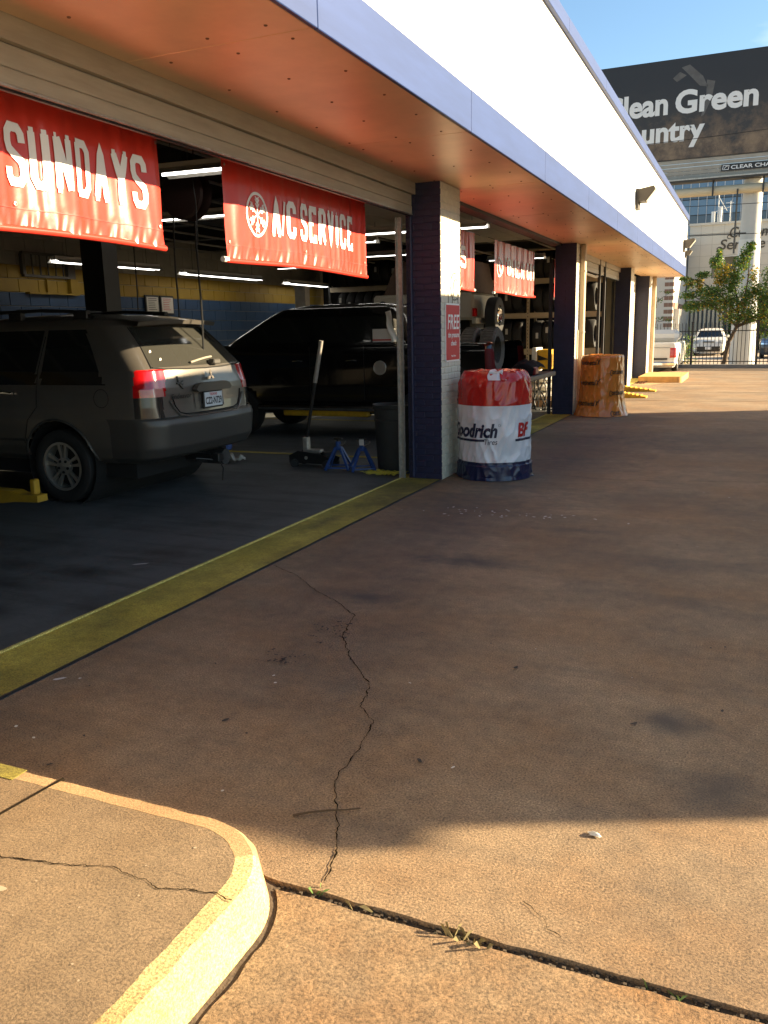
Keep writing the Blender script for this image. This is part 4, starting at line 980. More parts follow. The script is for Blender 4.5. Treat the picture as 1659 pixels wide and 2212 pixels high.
for a in (90,210,330):        # three-diamond emblem
    c, s = math.cos(R(a)), math.sin(R(a)); d = .030; px, pz = -s, c
    pts = [(0,0),(c*d+px*d*.55, s*d+pz*d*.55),(2*c*d,2*s*d),(c*d-px*d*.55, s*d-pz*d*.55)]
    m.add([(XR-.055, YC+p[0]-.0, 1.205+p[1]) for p in pts]+[(XR-.07, YC+p[0], 1.205+p[1]) for p in pts], [(0,1,2,3),(0,1,5,4),(1,2,6,5),(2,3,7,6),(3,0,4,7)])
m.build('emblem', CHROME, S)
m = M(); t = fit(text2d('Endeavor',1,.03,.2), -.60,-.31,1.012,1.06); text_to(m, t, lambda x, y: onrear(x, y, .008)); m.build('model_lettering', mat('badge_dark', (.03,.028,.025), .3), S, fix=False)
m = M()
for pts in ([(-.47,1.16),(-.46,1.20),(-.465,1.225)],[(-.47,1.165),(-.435,1.16),(-.40,1.175)],[(-.465,1.16),(-.44,1.125),(-.42,1.105)],[(-.49,1.155),(-.465,1.16)],[(-.445,1.15),(-.41,1.148)]):
    m.tube([onrear(v, z, .006) for v, z in pts], .009, 6)
m.build('badge', mat('badge_grey', (.08,.075,.065), .3, metal=.5), S)
# rear wiper, spoiler, roof rails, reflections strips
m = M(); m.tube([onrear(v, 1.345+.045*math.sin((v+.2)*3.2), .022) for v in [-.20+.02*k for k in range(21)]], .011, 6); m.build('wiper', mat('dusty_rubber', (.22,.20,.16), .8), S, smooth=True)
m = M(); m.box(XR-.16,XR-.08,YC+.10,YC+.22,1.315,1.365,.01); m.build('wiper_motor', SPD, S)
m = M(); m.grid(24, 6, lambda u, v: (XR-.36-.42*v+.10*math.sin(u*3.1416)*0-.16*abs(u-.5)**2, YC+(-.62+1.24*u)*(1-.04*v), 1.74+.055*v+.02*math.sin(u*3.1416)))
m.grid(24, 2, lambda u, v: (XR-.36-.16*abs(u-.5)**2-.02*v, YC+(-.62+1.24*u), 1.74+.02*math.sin(u*3.1416)-.04*v)); m.build('spoiler', SP, S, smooth=True)
for sd in (-1,1):
    m = M(); m.tube([(XR-.95,YC+sd*.60,1.79),(XR-1.1,YC+sd*.60,1.85),(XR-1.6,YC+sd*.60,1.875),(XR-2.4,YC+sd*.60,1.865),(XR-2.75,YC+sd*.60,1.80)], .018, 8); rr_ = m.build('roof_rail', BLK, S, smooth=True)
    for u in (1.1,1.95): q = M(); q.box(XR-u-.09,XR-u+.09,YC+sd*.60-.03,YC+sd*.60+.03,1.77,1.865,.01); q.build('rail_foot', BLK, rr_)
m = M(); m.box(XR-1.96,XR-1.90,YC-.6,YC+.6,1.87,1.895,.008); m.build('cross_bar', BLK, S)
# fuel door, door seams, side moulding, door handles
def onside(u, z, off=.004):
    _, ur, uf, hw, *_ = interp(LV, z); return (XR-u, YC-hw*(1-.05*((u-2.4)/2.4)**4)-off, z)
def line_side(name, pts, w, mt, off=.002):
    m = M(); m.tube([onside(u, z, off) for u, z in pts], w, 6); return m.build(name, mt, S, smooth=True)
line_side('fuel_door', [(.66+.085*math.cos(a), 1.04+.085*math.sin(a)) for a in [k*.26 for k in range(25)]], .003, GAP)
line_side('door_gap', [(1.42,1.62),(1.44,1.3),(1.45,1.1),(1.46,.95),(1.6,.82),(1.68,.6),(1.68,.42)], .004, GAP)
line_side('door_gap', [(2.38,1.62),(2.38,1.2),(2.38,.8),(2.36,.42)], .004, GAP)
line_side('door_moulding', [(1.65,.62),(2.4,.62),(3.3,.62)], .014, SPD, .004)
line_side('arch_lip', [(WU+.445*math.cos(a), WR+.02+.445*math.sin(a)) for a in [R(-12)+R(204)*k/30 for k in range(31)]], .013, SPD, .006)
for u in (1.75,2.7): line_side('door_handle', [(u,1.08),(u+.1,1.09),(u+.2,1.085)], .014, CHROME, .025)
m = M(); m.box(XR-.45,XR-.05,YC+.0,YC+.07,.34,.40,.006); m.box(XR-.12,XR-.02,YC-.015,YC+.085,.33,.41,.008); m.build('tow_hitch', BLK, S)
m = M(); m.tube([(XR-.2,YC-.15,.38),(XR-.12,YC-.05,.36),(XR-.06,YC+.05,.33),(XR-.05,YC+.10,.25),(XR-.06,YC+.09,.12)], .007, 6); m.build('trailer_wire', BLK, S, smooth=True)
m = M(); m.cyl((XR-.9,YC+.45,.32),(XR-.25,YC+.45,.31),.085,n=16); m.build('muffler', STEELD, S, smooth=True)
m = M()
for v, z in ((-.60,1.46),(-.55,1.385)): p = onrear(v, z, .004); m.lathe([(0,.002),(.014,.001),(.016,0)], p, 'X', 12)
m.build('glass_sticker', PAPER, S, kind='stuff')

# ---------------------------------------------------- black crew-cab pickup in the second bay
BP = mat('black_car_paint', (.004,.004,.0045), .16, spec=.5, coat=.8)
XT, YT = -3.27, 12.46
T = empty('black_pickup', (XT-2.7,YT,0), 'glossy black crew-cab pickup behind the near pier, tail towards the driveway', 'pickup truck')
def tT(u, v, z): return (XT-u, YT+v, z)
LB = [(.44,.12,5.3,.84,.12,.3,.04),(.55,.05,5.4,.92,.14,.35,.04),(.80,.0,5.45,.955,.14,.4,.04),(1.08,.02,5.42,.96,.14,.4,.04),(1.30,.05,5.2,.945,.13,.35,.03),(1.40,.07,5.0,.92,.12,.3,.03),(1.425,.12,4.9,.86,.1,.2,.02)]
def clsT(u, v, z):
    s = abs(v)
    for w in (1.15,4.35):
        if s > .6 and (u-w)**2+(z-.40)**2 < .45**2: return None
    if 1.02 < z < 1.32 and u < .20 and s > .84: return 'tail_lamp#%d' % (v > 0)
    if z > .86 and u < .12: return None
    if z < .66 and u < .16: return 'rear_bumper'
    return 'body'
hull(T, LB, tT, clsT, dict(body=BP, tail_lamp=mat('dark_red_lens', (.10,.005,.006), .45, spec=.2), tailgate=mat('matte_black', (.008,.008,.008), .95, spec=.08), rear_bumper=STEELD), [3,6,8,6,3,1], 2.7, 2.7)  # tail lens red is darkened in its colour to imitate shade
LC = [(1.40,1.25,4.75,.90,.15,.3,.03),(1.46,1.27,4.65,.885,.15,.3,.03),(1.86,1.42,3.95,.76,.18,.3,.05),(1.96,1.52,3.75,.70,.2,.3,.05),(2.02,1.8,3.4,.5,.2,.2,.04),(2.04,2.2,3.0,.25,.1,.1,.02)]
def clsC(u, v, z):
    s = abs(v)
    if 1.47 < z < 1.84:
        zz = (z-1.47)/.37
        if s > .55:
            if 1.50 < u < 1.98: return 'side_window#%d1' % (v > 0)
            if 2.10 < u < 2.95: return 'side_window#%d2' % (v > 0)
            if 3.02 < u < 4.4-.6*zz: return 'side_window#%d3' % (v > 0)
        elif u < 1.7: return 'rear_window'
        else: return 'windscreen'
    return 'body'
hull(T, LC, tT, clsC, dict(body=BP, side_window=GLASS, rear_window=GLASS, windscreen=GLASS), [3,14,4,3,1], 2.6, 2.2)
for w in (1.15,4.35):
    for sd in (-1,1): wheel(T, (XT-w, YT+sd*.80, .39), .39, .26, RIM, .24, 'six', sd)
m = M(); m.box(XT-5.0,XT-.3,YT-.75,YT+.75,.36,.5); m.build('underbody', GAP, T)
m = M(); m.tube([(XT-1.9,YT-.99,.47),(XT-3.9,YT-.99,.47)], .045, 8); m.build('side_step', CHROME, T, smooth=True)
m = M(); m.box(XT+.01,XT+.44,YT-.84,YT+.84,.865,.935,.012); m.build('lowered_tailgate', mat('tailgate_black', (.012,.013,.015), .45), T)
m = M(); m.box(XT-1.1,XT-.08,YT-.80,YT+.80,.84,.87); m.build('bed_floor', GAP, T)
m = M(); m.lathe([(0,-.006),(.07,-.008),(.085,-.006),(.095,-.012),(.105,-.004),(.105,.01)], (XT-1.80,YT-.962,1.075), 'Y', 28); fc = m.build('fuel_cap', mat('satin_cap', (.36,.33,.28), .4, metal=.4), T, smooth=True)
for u in (2.06,2.98):
    m = M(); m.box(XT-u-.002,XT-u+.002,YT-.967,YT-.955,.60,1.40); m.build('door_gap', GAP, T)
    m = M(); m.tube([(XT-u-.12,YT-.965,1.18),(XT-u-.18,YT-.99,1.19),(XT-u-.30,YT-.965,1.18)], .012, 6); m.build('door_handle', CHROME, T, smooth=True)
m = M(); m.tube([(XT-.3,YT-.93,1.41),(XT-1.1,YT-.93,1.41)], .012, 6); m.build('bed_rail', CHROME, T, smooth=True)
m = M(); m.box(XT-1.93,XT-1.52,YT-.905,YT-.895,1.45,1.64); o = m.build('window_box', mat('white_carton', (.62,.60,.58), .6), None, label='white carton with a red stripe in the black pickup rear side window', cat='box')
q = M(); q.box(XT-1.93,XT-1.52,YT-.909,YT-.9055,1.47,1.49); q.build('stripe', INKR, o)
m = M(); m.grid(10, 16, lambda u, v: (XT-1.62+.09*u-.10*v+.012*math.sin(v*9), YT-.93-.012*math.sin(u*4+v*5), 1.44+.44*v+.02*u)); o = m.build('hanging_paper', mat('white_paper_tag', (.80,.79,.74), .7), None, fix=False, label='crumpled white paper hanging on the black pickup window', cat='paper')
for i, x in enumerate((-3.90,-3.60)):
    m = M(); m.lathe([(.20,-.09),(.30,-.115),(.325,-.09),(.33,0),(.325,.09),(.30,.115),(.20,.09)], (x,12.35,1.30), 'X', 40, close=True)
    for k in range(40):
        a = 2*math.pi*k/40; c, s = math.cos(a), math.sin(a); m.box(x-.085,x+.085,12.35+.332*c-.006,12.35+.332*c+.006,1.30+.332*s-.006,1.30+.332*s+.006)
    m.build('loose_tire', RUBLIT, None, smooth=True, label=['dusty loose tire in the pickup bed, left of two','dusty loose tire in the pickup bed, right of two'][i], cat='tire', group='loose tires in the pickup bed')

# ---------------------------------------------------- white off-roader up on a lift
JW = mat('jeep_white', (.36,.33,.27), .4, var=.06, scale=3); JT = mat('brown_soft_top', (.07,.042,.028), .85, var=.2, scale=8)
J = empty('raised_offroader', (-7,17.4,1.1), 'white off-roader with brown soft top raised on a lift, spare wheel at its rear', 'car')
m = M(); m.box(-7.42,-5.22,16.55,18.15,1.80,2.34,.05); m.box(-8.9,-7.43,16.65,18.05,1.76,1.98,.05); m.build('body', JW, J)
m = M(); m.prism([(-7.2,2.34),(-5.2,2.34),(-5.35,2.98),(-6.9,3.0)], 'Y', 16.62, 18.08); m.build('soft_top', JT, J)
m = M(); m.prism([(-6.4,2.42),(-5.42,2.42),(-5.5,2.86),(-6.3,2.88)], 'Y', 16.60, 16.615); m.build('side_window', GLASS, J)
m = M(); m.box(-5.22,-5.12,16.45,18.25,1.72,1.84,.02); m.build('rear_bumper', JW, J)
for y in (16.48,18.05):
    m = M(); m.box(-5.218,-5.16,y,y+.16,1.86,2.02,.01); m.build('tail_lamp', TLR, J)
wheel(J, (-4.93,17.1,1.87), .375, .24, CHROME, .20, 'steel', 1, 'X')
for x in (-5.95,-8.3):
    for y in (16.5,18.2): wheel(J, (x,y,1.50), .37, .24, ALU, .2, 'steel', -1 if y < 17 else 1)
m = M(); m.box(-8.6,-5.4,16.9,17.9,1.62,1.80); m.build('chassis', GAP, J)
m = M(); t = fit(text2d('Jeep',1,.03), -7.34,-7.06,1.86,1.96); text_to(m, t, lambda x, y: (x, 16.546, y)); m.build('lettering', INKB, J, fix=False)
m = M(); m.lathe([(0,-.004),(.10,-.003),(.10,0)], (-7.2,16.548,2.12), 'Y', 20); m.build('side_badge', INKB, J)

# ---------------------------------------------------- white pickup tail beyond the garage
W = empty('white_pickup', (-3.2,32.5,0), 'white pickup truck parked beyond the garage corner, tail and red lamp showing', 'pickup truck')
WP = mat('white_car_paint', (.66,.63,.57), .35, var=.04, scale=3, coat=.3)
def tW(u, v, z): return (-3.20+v, 31.0+u, z)
LW = [(.16,.10,4.6,.68,.08,.2,.02),(.30,.03,4.7,.76,.1,.2,.02),(.55,.0,4.7,.80,.1,.25,.02),(.80,.01,4.7,.80,.1,.25,.02),(.95,.03,4.5,.78,.09,.2,.02),(1.0,.06,4.4,.74,.07,.2,.02)]
def clsW(u, v, z):
    if abs(v) > .5 and ((u-1.0)**2+(z-.32)**2 < .36**2 or (u-3.7)**2+(z-.32)**2 < .36**2): return None
    if .50 < z < .85 and u < .10 and abs(v) > .56 and abs(v) < .76: return 'tail_lamp#%d' % (v > 0)
    return 'body'
hull(W, LW, tW, clsW, dict(body=WP, tail_lamp=TLR), [3,5,8,4,1], 2.3, 2.3)
m = M(); m.box(-3.95,-2.46,30.86,30.98,.22,.36,.03); m.build('rear_bumper', CHROME, W)
m = M(); m.box(-3.7,-2.72,30.985,30.995,.43,.49); m.build('bumper_gap', BLK, W)
m = M(); m.box(-3.75,-2.65,30.985,30.993,.845,.855); m.build('tailgate_gap', GAP, W)
for u in (1.0,3.7):
    for sd in (-1,1): wheel(W, (-3.2+sd*.66,31.0+u,.32), .32, .2, ALU, .19, 'steel', sd, 'X')
m = M(); m.box(-3.86,-2.54,33.0,34.4,1.0,1.45,.15); m.build('cab', WP, W)

# ---------------------------------------------------- white hatchback beyond the fence
C = empty('white_hatchback', (-2.32,52.5,-.15), 'boxy white hatchback parked behind the black fence, facing the camera', 'car')
def tC(u, v, z): return (-2.32+v, 51.0+u, z-.15)
LH = [(.18,.12,3.8,.74,.25,.2,.14),(.30,.03,3.9,.84,.3,.25,.16),(.55,.0,3.95,.88,.3,.25,.16),(.78,.05,3.95,.89,.3,.25,.16),(.93,.25,3.9,.87,.3,.25,.14),(1.0,.85,3.85,.85,.25,.25,.10),(1.08,1.0,3.8,.83,.2,.25,.08),(1.42,1.45,3.65,.68,.2,.25,.06),(1.50,1.7,3.5,.58,.2,.25,.05),(1.54,2.1,3.0,.3,.1,.1,.02)]
def clsH(u, v, z):
    s = abs(v)
    if s > .5 and ((u-.75)**2+(z-.32)**2 < .37**2 or (u-3.2)**2+(z-.32)**2 < .37**2): return None
    if 1.06 < z < 1.42 and s < .70-.16*(z-1.06)/.36 and u < 1.9: return 'windscreen'
    if 1.08 < z < 1.42 and u > 1.6 and s > .6: return 'side_window#%d' % (v > 0)
    if .72 < z < .88 and u < .42 and s > .52: return 'headlamp#%d' % (v > 0)
    if .26 < z < .56 and u < .2 and s < .62: return 'grille'
    return 'body'
hull(C, LH, tC, clsH, dict(body=WP, windscreen=GLASS, side_window=GLASS, headlamp=mat('headlamp_lens', (.35,.34,.31), .2), grille=BLK), [3,5,6,4,4,3,10,3,2], 2, 2)
for u in (.75,3.2):
    for sd in (-1,1): wheel(C, (-2.32+sd*.74,51+u,.17), .32, .2, ALU, .2, 'steel', sd, 'X')
m = M(); m.box(-2.48,-2.16,50.95,50.98,.23,.38,.005); m.build('number_plate', mat('plate_plain', (.7,.7,.68), .5), C)
m = M(); m.box(-2.62,-2.02,51.02,51.06,.62,.68,.01); m.build('upper_grille', BLK, C)
for sd in (-1,1):
    m = M(); m.box(-2.32+sd*.93-.1,-2.32+sd*.93+.1,52.15,52.25,.88,1.02,.03); m.build('mirror', WP, C)
    m = M(); m.lathe([(0,-.01),(.05,-.008),(.06,0)], (-2.32+sd*.66,51.03,.30), 'Y', 16); m.build('fog_lamp', mat('lamp_glass', (.6,.58,.5), .2) if sd < 0 else bpy.data.materials['lamp_glass'], C)
# dark car at the frame edge beyond the fence
D = empty('dark_car', (1.0,48,-.1), 'dark car behind the fence at the right edge, beside the white pole sleeve', 'car')
def tD(u, v, z): return (1.15+v, 46.0+u, z-.12)
hull(D, LH, tD, lambda u, v, z: (lambda k: None if k is None else 'body' if k == 'grille' else k)(clsH(u, v, z)), dict(body=mat('dark_grey_paint', (.05,.052,.055), .3, coat=.4), windscreen=GLASS, side_window=GLASS, headlamp=CHROME), [3,5,6,4,4,3,10,3,2], 2, 2)
for u in (.75,3.2):
    for sd in (-1,1): wheel(D, (1.15+sd*.74,46+u,.20), .32, .2, ALU, .2, 'steel', sd, 'X')
# ================================================================== GARAGE PROPS
# floor jack with long handle
K = empty('floor_jack', (-4.95,8.95,0), 'low black floor jack with a long upright steel handle', 'jack')
m = M(); m.prism([(-5.14,.05),(-4.58,.05),(-4.55,.11),(-4.72,.17),(-5.02,.20),(-5.14,.14)], 'Y', 8.84, 8.86); m.prism([(-5.14,.05),(-4.58,.05),(-4.55,.11),(-4.72,.17),(-5.02,.20),(-5.14,.14)], 'Y', 9.04, 9.06); m.box(-5.1,-4.95,8.86,9.04,.06,.16); m.build('frame', BLK, K)
for x in (-5.06,-4.62):
    for y in (8.825,9.075):
        m = M(); m.cyl((x,y-.018,.05),(x,y+.018,.05),.05,n=16); m.build('caster', STEELD, K, smooth=True)
m = M(); m.cyl((-4.66,8.95,.12),(-4.66,8.95,.19),.06,.07,n=14); m.build('saddle', STEELD, K, smooth=True)
m = M(); m.box(-4.98,-4.74,8.90,9.0,.17,.215,.008); m.build('lift_plate', ALU, K)
m = M(); m.box(-4.985,-4.915,8.91,8.99,.17,.36,.01); m.build('handle_socket', ALU, K)
m = M(); m.cyl((-4.95,8.95,.32),(-4.79,8.93,1.02),.021,n=12); m.build('lower_handle', BLK, K, smooth=True)
m = M(); m.cyl((-4.79,8.93,1.02),(-4.68,8.92,1.51),.026,n=12); m.build('handle', mat('worn_steel_handle', (.36,.34,.31), .45, metal=.4, var=.2, scale=30), K, smooth=True)
for y in (8.86,9.05):
    m = M(); m.lathe([(0,.004),(.022,.003),(.022,0)], (-4.9,y-.03 if y < 9 else y+.01,.12), 'Y', 12); m.build('pivot', ALU, K)
# jack stands
def stand(x, y, rot, label):
    r_ = empty('jack_stand', (x,y,0), label, 'jack stand', 'blue jack stands')
    c, s = math.cos(rot), math.sin(rot)
    def L(px, py): return (x+px*c-py*s, y+px*s+py*c)
    for (sx, sy) in ((-1,-1),(1,-1),(1,1),(-1,1)):
        a = L(sx*.14, sy*.13); b = L(sx*.028, sy*.028); m = M(); m.tube([(a[0],a[1],.012),(b[0],b[1],.27)], .018, 4); m.build('leg', BPAINT, r_)
    for (p, q) in (((-1,-1),(1,-1)),((1,-1),(1,1)),((1,1),(-1,1)),((-1,1),(-1,-1))):
        a = L(p[0]*.13,p[1]*.12); b = L(q[0]*.13,q[1]*.12); m = M(); m.tube([(a[0],a[1],.04),(b[0],b[1],.04)], .011, 4); m.build('brace', BPAINT, r_)
    m = M(); m.cyl((x,y,.24),(x,y,.34),.032,n=10); m.build('sleeve', BPAINT, r_)
    m = M(); m.box(x-.012,x+.012,y-.018,y+.018,.34,.37); m.box(x-.05,x+.05,y-.025,y+.025,.36,.385,.005); m.build('ratchet_post', BLK, r_)
    m = M(); m.tube([(x+.03,y-.02,.30),(x+.11,y-.05,.33),(x+.13,y-.06,.355)], .007, 6); m.build('release_lever', ALU, r_)
    return r_
stand(-4.44,8.80,.25,'blue jack stand next to the floor jack')
r_ = stand(-4.13,8.80,.6,'blue jack stand with a white label next to the trash bin')
m = M(); m.box(-4.14,-4.08,8.745,8.75,.31,.38); m.build('label_tag', PAPER, r_)
# trash bin
K = empty('trash_bin', (-3.80,9.0,0), 'dark grey plastic trash bin beside the door track', 'bin')
m = M(); m.lathe([(.0,.0),(.19,.0),(.20,.02),(.235,.72),(.25,.73),(.255,.77),(.24,.775),(.232,.74),(.19,.05),(0,.04)], (-3.80,9.0,.003), n=36); m.build('barrel', mat('grey_bin_plastic', (.035,.038,.038), .6, var=.15, scale=8), K, smooth=True)
m = M(); m.lathe([(.228,.58),(.236,.585),(.237,.60),(.230,.605)], (-3.80,9.0,.003), n=36); m.build('rib', bpy.data.materials['grey_bin_plastic'], K, smooth=True)
# yellow chain pile
m = M(); rg = random.Random(4)
for i in range(150):
    cx, cy = -3.78+rg.gauss(0,.11), 8.62+rg.gauss(0,.045); z = .012+abs(rg.gauss(0,.012)); a = rg.uniform(0,3.14); tl = rg.uniform(-.6,.6)
    pts = []
    for k in range(9):
        t = 2*math.pi*k/8; lx, ly = .022*math.cos(t), .012*math.sin(t); pts.append((cx+lx*math.cos(a)-ly*math.sin(a), cy+lx*math.sin(a)+ly*math.cos(a), z+ly*tl+.006))
    m.tube(pts, .0032, 4)
m.build('chain_pile', mat('yellow_chain', (.60,.50,.06), .5), None, kind='stuff', label='small heap of yellow plastic chain in front of the bin', cat='chain')
# rag under wagon corner
m = M(); m.grid(10, 8, lambda u, v: (-6.1+.22*u+.03*noise.noise((u*4,v*4,1)), 8.85+.16*v+.03*noise.noise((u*4,v*4,6)), .03+.09*max(0,noise.noise((u*3.5,v*3.5,9))+.35))); m.build('white_rag', mat('rag', (.42,.40,.36), .9), None, smooth='all', fix=False, label='crumpled white rag on the floor behind the wagon', cat='rag')
# yellow drive-over ramps
for i, (x0, y) in enumerate(((-2.92,21.92),(-2.70,19.98))):
    r_ = empty('drive_ramp', (-2.5,y,0), ['yellow ribbed ramp on the sunny driveway, farther of two','yellow ribbed ramp on the sunny driveway, nearer of two'][i], 'ramp', 'yellow ramps')
    xe = -2.16
    m = M(); m.prism([(x0-.6,.0),(xe,.0),(xe,.03),(x0-.6,.20)], 'Y', y-.17, y+.17); m.build('wedge', YPAINT, r_)
    for k in range(11):
        t = k/11; x = x0-.55+(xe-x0+.5)*t; z = .20-.17*(x-(x0-.6))/(xe-x0+.6); q = M(); q.box(x,x+.03,y-.168,y+.168,z-.02,z+.016); q.build('rib', YPAINT, r_)
# bench with cables, pallet and bags in the sun
m = M(); m.grid(20, 14, lambda u, v: (-3.22+.34*u+.02*noise.noise((u*5,v*5,2)), 11.95+.85*v, .938+(.20+.05*noise.noise((u*4,v*6,3)))*(max(0,math.sin(u*3.1)*math.sin(v*3.1)))**.22)); m.build('tool_bag', mat('black_canvas', (.006,.006,.0065), .9, spec=.15, bump=.4, bscale=30), None, smooth='all', fix=False, label='black canvas tool bag lying on the lowered pickup tailgate', cat='bag')
m = M(); m.box(-2.98,-2.86,12.05,12.25,.937,1.05,.02); m.build('red_toolbox', mat('dark_red_plastic', (.18,.01,.012), .4), None, label='small dark red box on the lowered pickup tailgate', cat='box')
m = M(); m.box(-4.15,-3.82,13.9,14.3,.98,1.20,.03); m.box(-4.12,-3.85,13.93,14.27,1.20,1.25,.02); cs_ = m.build('grey_case', mat('grey_case', (.24,.26,.27), .5), None, label='grey plastic case on a thin stand behind the pickup tail lamp', cat='case')
for lx in (-4.1,-3.87):
    m = M(); m.box(lx-.015,lx+.015,14.08,14.12,.003,.98); m.build('leg', BLK, cs_)
r_ = empty('yellow_machine', (-3.9,16.95,0), 'yellow and white shop machine in the sun behind the second pier', 'machine')
m = M(); m.box(-3.95,-3.66,16.75,17.2,.80,1.18,.015); m.build('yellow_case', YPAINT, r_)
m = M(); m.box(-4.05,-3.955,16.72,17.25,.75,1.22,.01); m.build('white_side', mat('machine_white', (.7,.68,.62), .5), r_)
m = M(); m.prism([(-3.93,1.08),(-3.70,.99),(-3.93,.97)], 'Y', 16.74, 16.748); m.build('vent', BLK, r_)
for lx in (-4.0,-3.72):
    for ly in (16.8,17.15): m = M(); m.box(lx-.012,lx+.012,ly-.012,ly+.012,.003,.80); m.build('leg', BLK, r_)
m = M(); m.box(-3.61,-3.56,16.8,16.9,.85,1.12,.008); m.build('handle', YPAINT, r_)
r_ = empty('pallet', (-4.25,17.6,0), 'wooden pallet in the sun under the white sacks', 'pallet')
for k in range(5): q = M(); q.box(-4.75+k*.22,-4.58+k*.22,17.3,18.2,.10,.125); q.build('board', mat('pallet_wood', (.34,.22,.12), .8, var=.2, scale=10) if k == 0 else bpy.data.materials['pallet_wood'], r_)
for y in (17.32,17.72,18.12): q = M(); q.box(-4.75,-3.70,y-.04,y+.04,.003,.10); q.build('bearer', bpy.data.materials['pallet_wood'], r_)
SACK = mat('white_sack', (.74,.72,.66), .6, var=.06, scale=6, bump=.3, bscale=12)
for k, (z, dx) in enumerate(((.127,0),(.30,.03),(.47,-.04))):
    m = M(); m.grid(24, 14, lambda u, v, z=z, dx=dx: (-4.72+dx+.98*u, 17.75-.42*math.cos(v*6.28318)*(1-.25*(2*u-1)**6), z+.085+.085*math.sin(v*6.28318)*(1-.5*(2*u-1)**8)+.01*noise.noise((u*6,v*5,z*9))))
    m.build('white_sack', SACK, None, smooth='all', fix=False, label=['white sack on the pallet, bottom one','white sack on the pallet, middle one','white sack on the pallet, top one'][k], cat='sack', group='white sacks on the pallet')
rg = random.Random(12)
ON6 = ['first','second','third','fourth','fifth','sixth']
for k in range(6):
    x, y = -3.78+rg.uniform(-.1,.1), 16.55+rg.uniform(-.15,.15); m = M()
    pts = [(x+.05*math.sin(i*.9+k)+.02*i*(k % 3-1), y+.07*math.sin(i*.7+k*2), .76-.75*min(1,i/8)+(.0 if i < 9 else .012)) for i in range(12)]
    m.tube(pts, .014, 6); m.build('hanging_cable', BLK, None, smooth=True, label='black cable dangling from the yellow machine, %s of six' % ON6[k], cat='cable', group='cables hanging off the machine')
# tire racks
RK = empty('tire_rack', (-6,20.3,0), 'tall steel tire rack with beige shelf beams across the back of the bays', 'rack')
BEAM = mat('beige_beam', (.34,.27,.17), .5, var=.1, scale=3)
levs = [1.05,1.90,2.68,3.42]
for x in (-10.2,-7.6,-4.95,-3.32):
    for y in (20.02,20.75):
        q = M(); q.box(x-.03,x+.03,y-.03,y+.03,0.003,3.5); o = q.build('upright', BEAM if x == -4.95 else STEELD, RK)
        if y < 20.3 and x > -6:
            hm = M()
            for k in range(42): hm.box(x-.008,x+.008,y-.034,y-.0305,.1+k*.08,.13+k*.08)
            hm.build('slot_holes', BLK, o, kind='stuff')
for z in levs:
    for y in (20.0,20.75):
        for a, b in ((-10.17,-7.63),(-7.57,-4.98),(-4.92,-3.35)):
            q = M(); q.box(a,b,y-.02,y+.02,z-.06,z+.06); q.build('shelf_beam', BEAM, RK)
q = M(); q.box(-10.9,-3.45,21.0,21.05,0,3.55); q.build('backing', GAP, RK)
tm = M(); tm.lathe([(.20,-.095),(.31,-.11),(.33,-.08),(.33,.08),(.31,.11),(.20,.095)], (0,0,0), 'X', 24, close=True); TM = tm.mesh('stocked_tire', RUB, (0,0,0), smooth=True)
lm = M(); lm.box(-.03,.03,-.334,-.331,-.05,.08); LM = lm.mesh('label_strip', mat('tire_label', (.42,.41,.38), .6), (0,0,0))
rg = random.Random(5); cnt = 0
ON = 'first second third fourth fifth sixth seventh eighth ninth tenth eleventh twelfth thirteenth fourteenth fifteenth sixteenth seventeenth eighteenth nineteenth twentieth'.split()
def ordn(k): return ON[k] if k < 20 else 'twenty-'+ON[k-20] if k < 29 else 'thirtieth'
names = ['bottom','second','third','top']
for li, z in enumerate([.40]+[l+.40 for l in levs[:3]]):
    x = -9.9
    k = 0
    while x < -3.5:
        if all(abs(x-ux) > .16 for ux in (-7.6,-4.95,-3.32)):
            o = bpy.data.objects.new('stocked_tire', TM); COL.objects.link(o); o.location = (x, 20.38, z); ORG[o] = Vector(o.location)
            setp(o, 'black stocked tire on the %s level of the tire rack, %s from the right' % (names[li], ordn(int(round((-3.545-x)/.245)))), 'tire', 'tires on the rack')
            if rg.random() < .55: put('label_strip', LM, o, (x+rg.uniform(-.02,.02), 20.38, z+rg.uniform(-.05,.1)))
        x += .245; k += 1
# wall-pack lamps on the band wall
for i, (y, z, lb) in enumerate([(16.55,3.88,'wall lamp on the white band wall, nearest of the row'),(27.6,3.95,'wall lamp on the white band wall, second of the row'),(28.35,3.75,'small wall lamp at the far end of the white band wall')]):
    s = .85 if i < 2 else .5
    r_ = empty('wall_lamp', (XF,y,z-.2*s), lb, 'lamp', 'wall lamps on the band wall')
    m = M(); m.prism([(XF-.02,z-.24*s),(XF+.03,z-.24*s),(XF+.03,z+.16*s),(XF-.02,z+.16*s)], 'Y', y-.19*s, y+.19*s); m.build('back_plate', mat('lamp_bronze', (.055,.045,.033), .55) if i == 0 else bpy.data.materials['lamp_bronze'], r_)
    m = M(); m.prism([(XF+.031,z-.10*s),(XF+.14*s+.03,z-.10*s),(XF+.36*s,z+.14*s),(XF+.34*s,z+.20*s),(XF+.031,z+.15*s)], 'Y', y-.18*s, y+.18*s); m.build('housing', bpy.data.materials['lamp_bronze'], r_)
    m = M(); m.add([(XF+.14*s+.045,y-.15*s,z-.10*s),(XF+.14*s+.045,y+.15*s,z-.10*s),(XF+.36*s+.012,y+.15*s,z+.13*s),(XF+.36*s+.012,y-.15*s,z+.13*s)], [(0,1,2,3)]); m.build('lens', mat('lamp_lens_%d' % i, (.7,.68,.6), .2), r_)
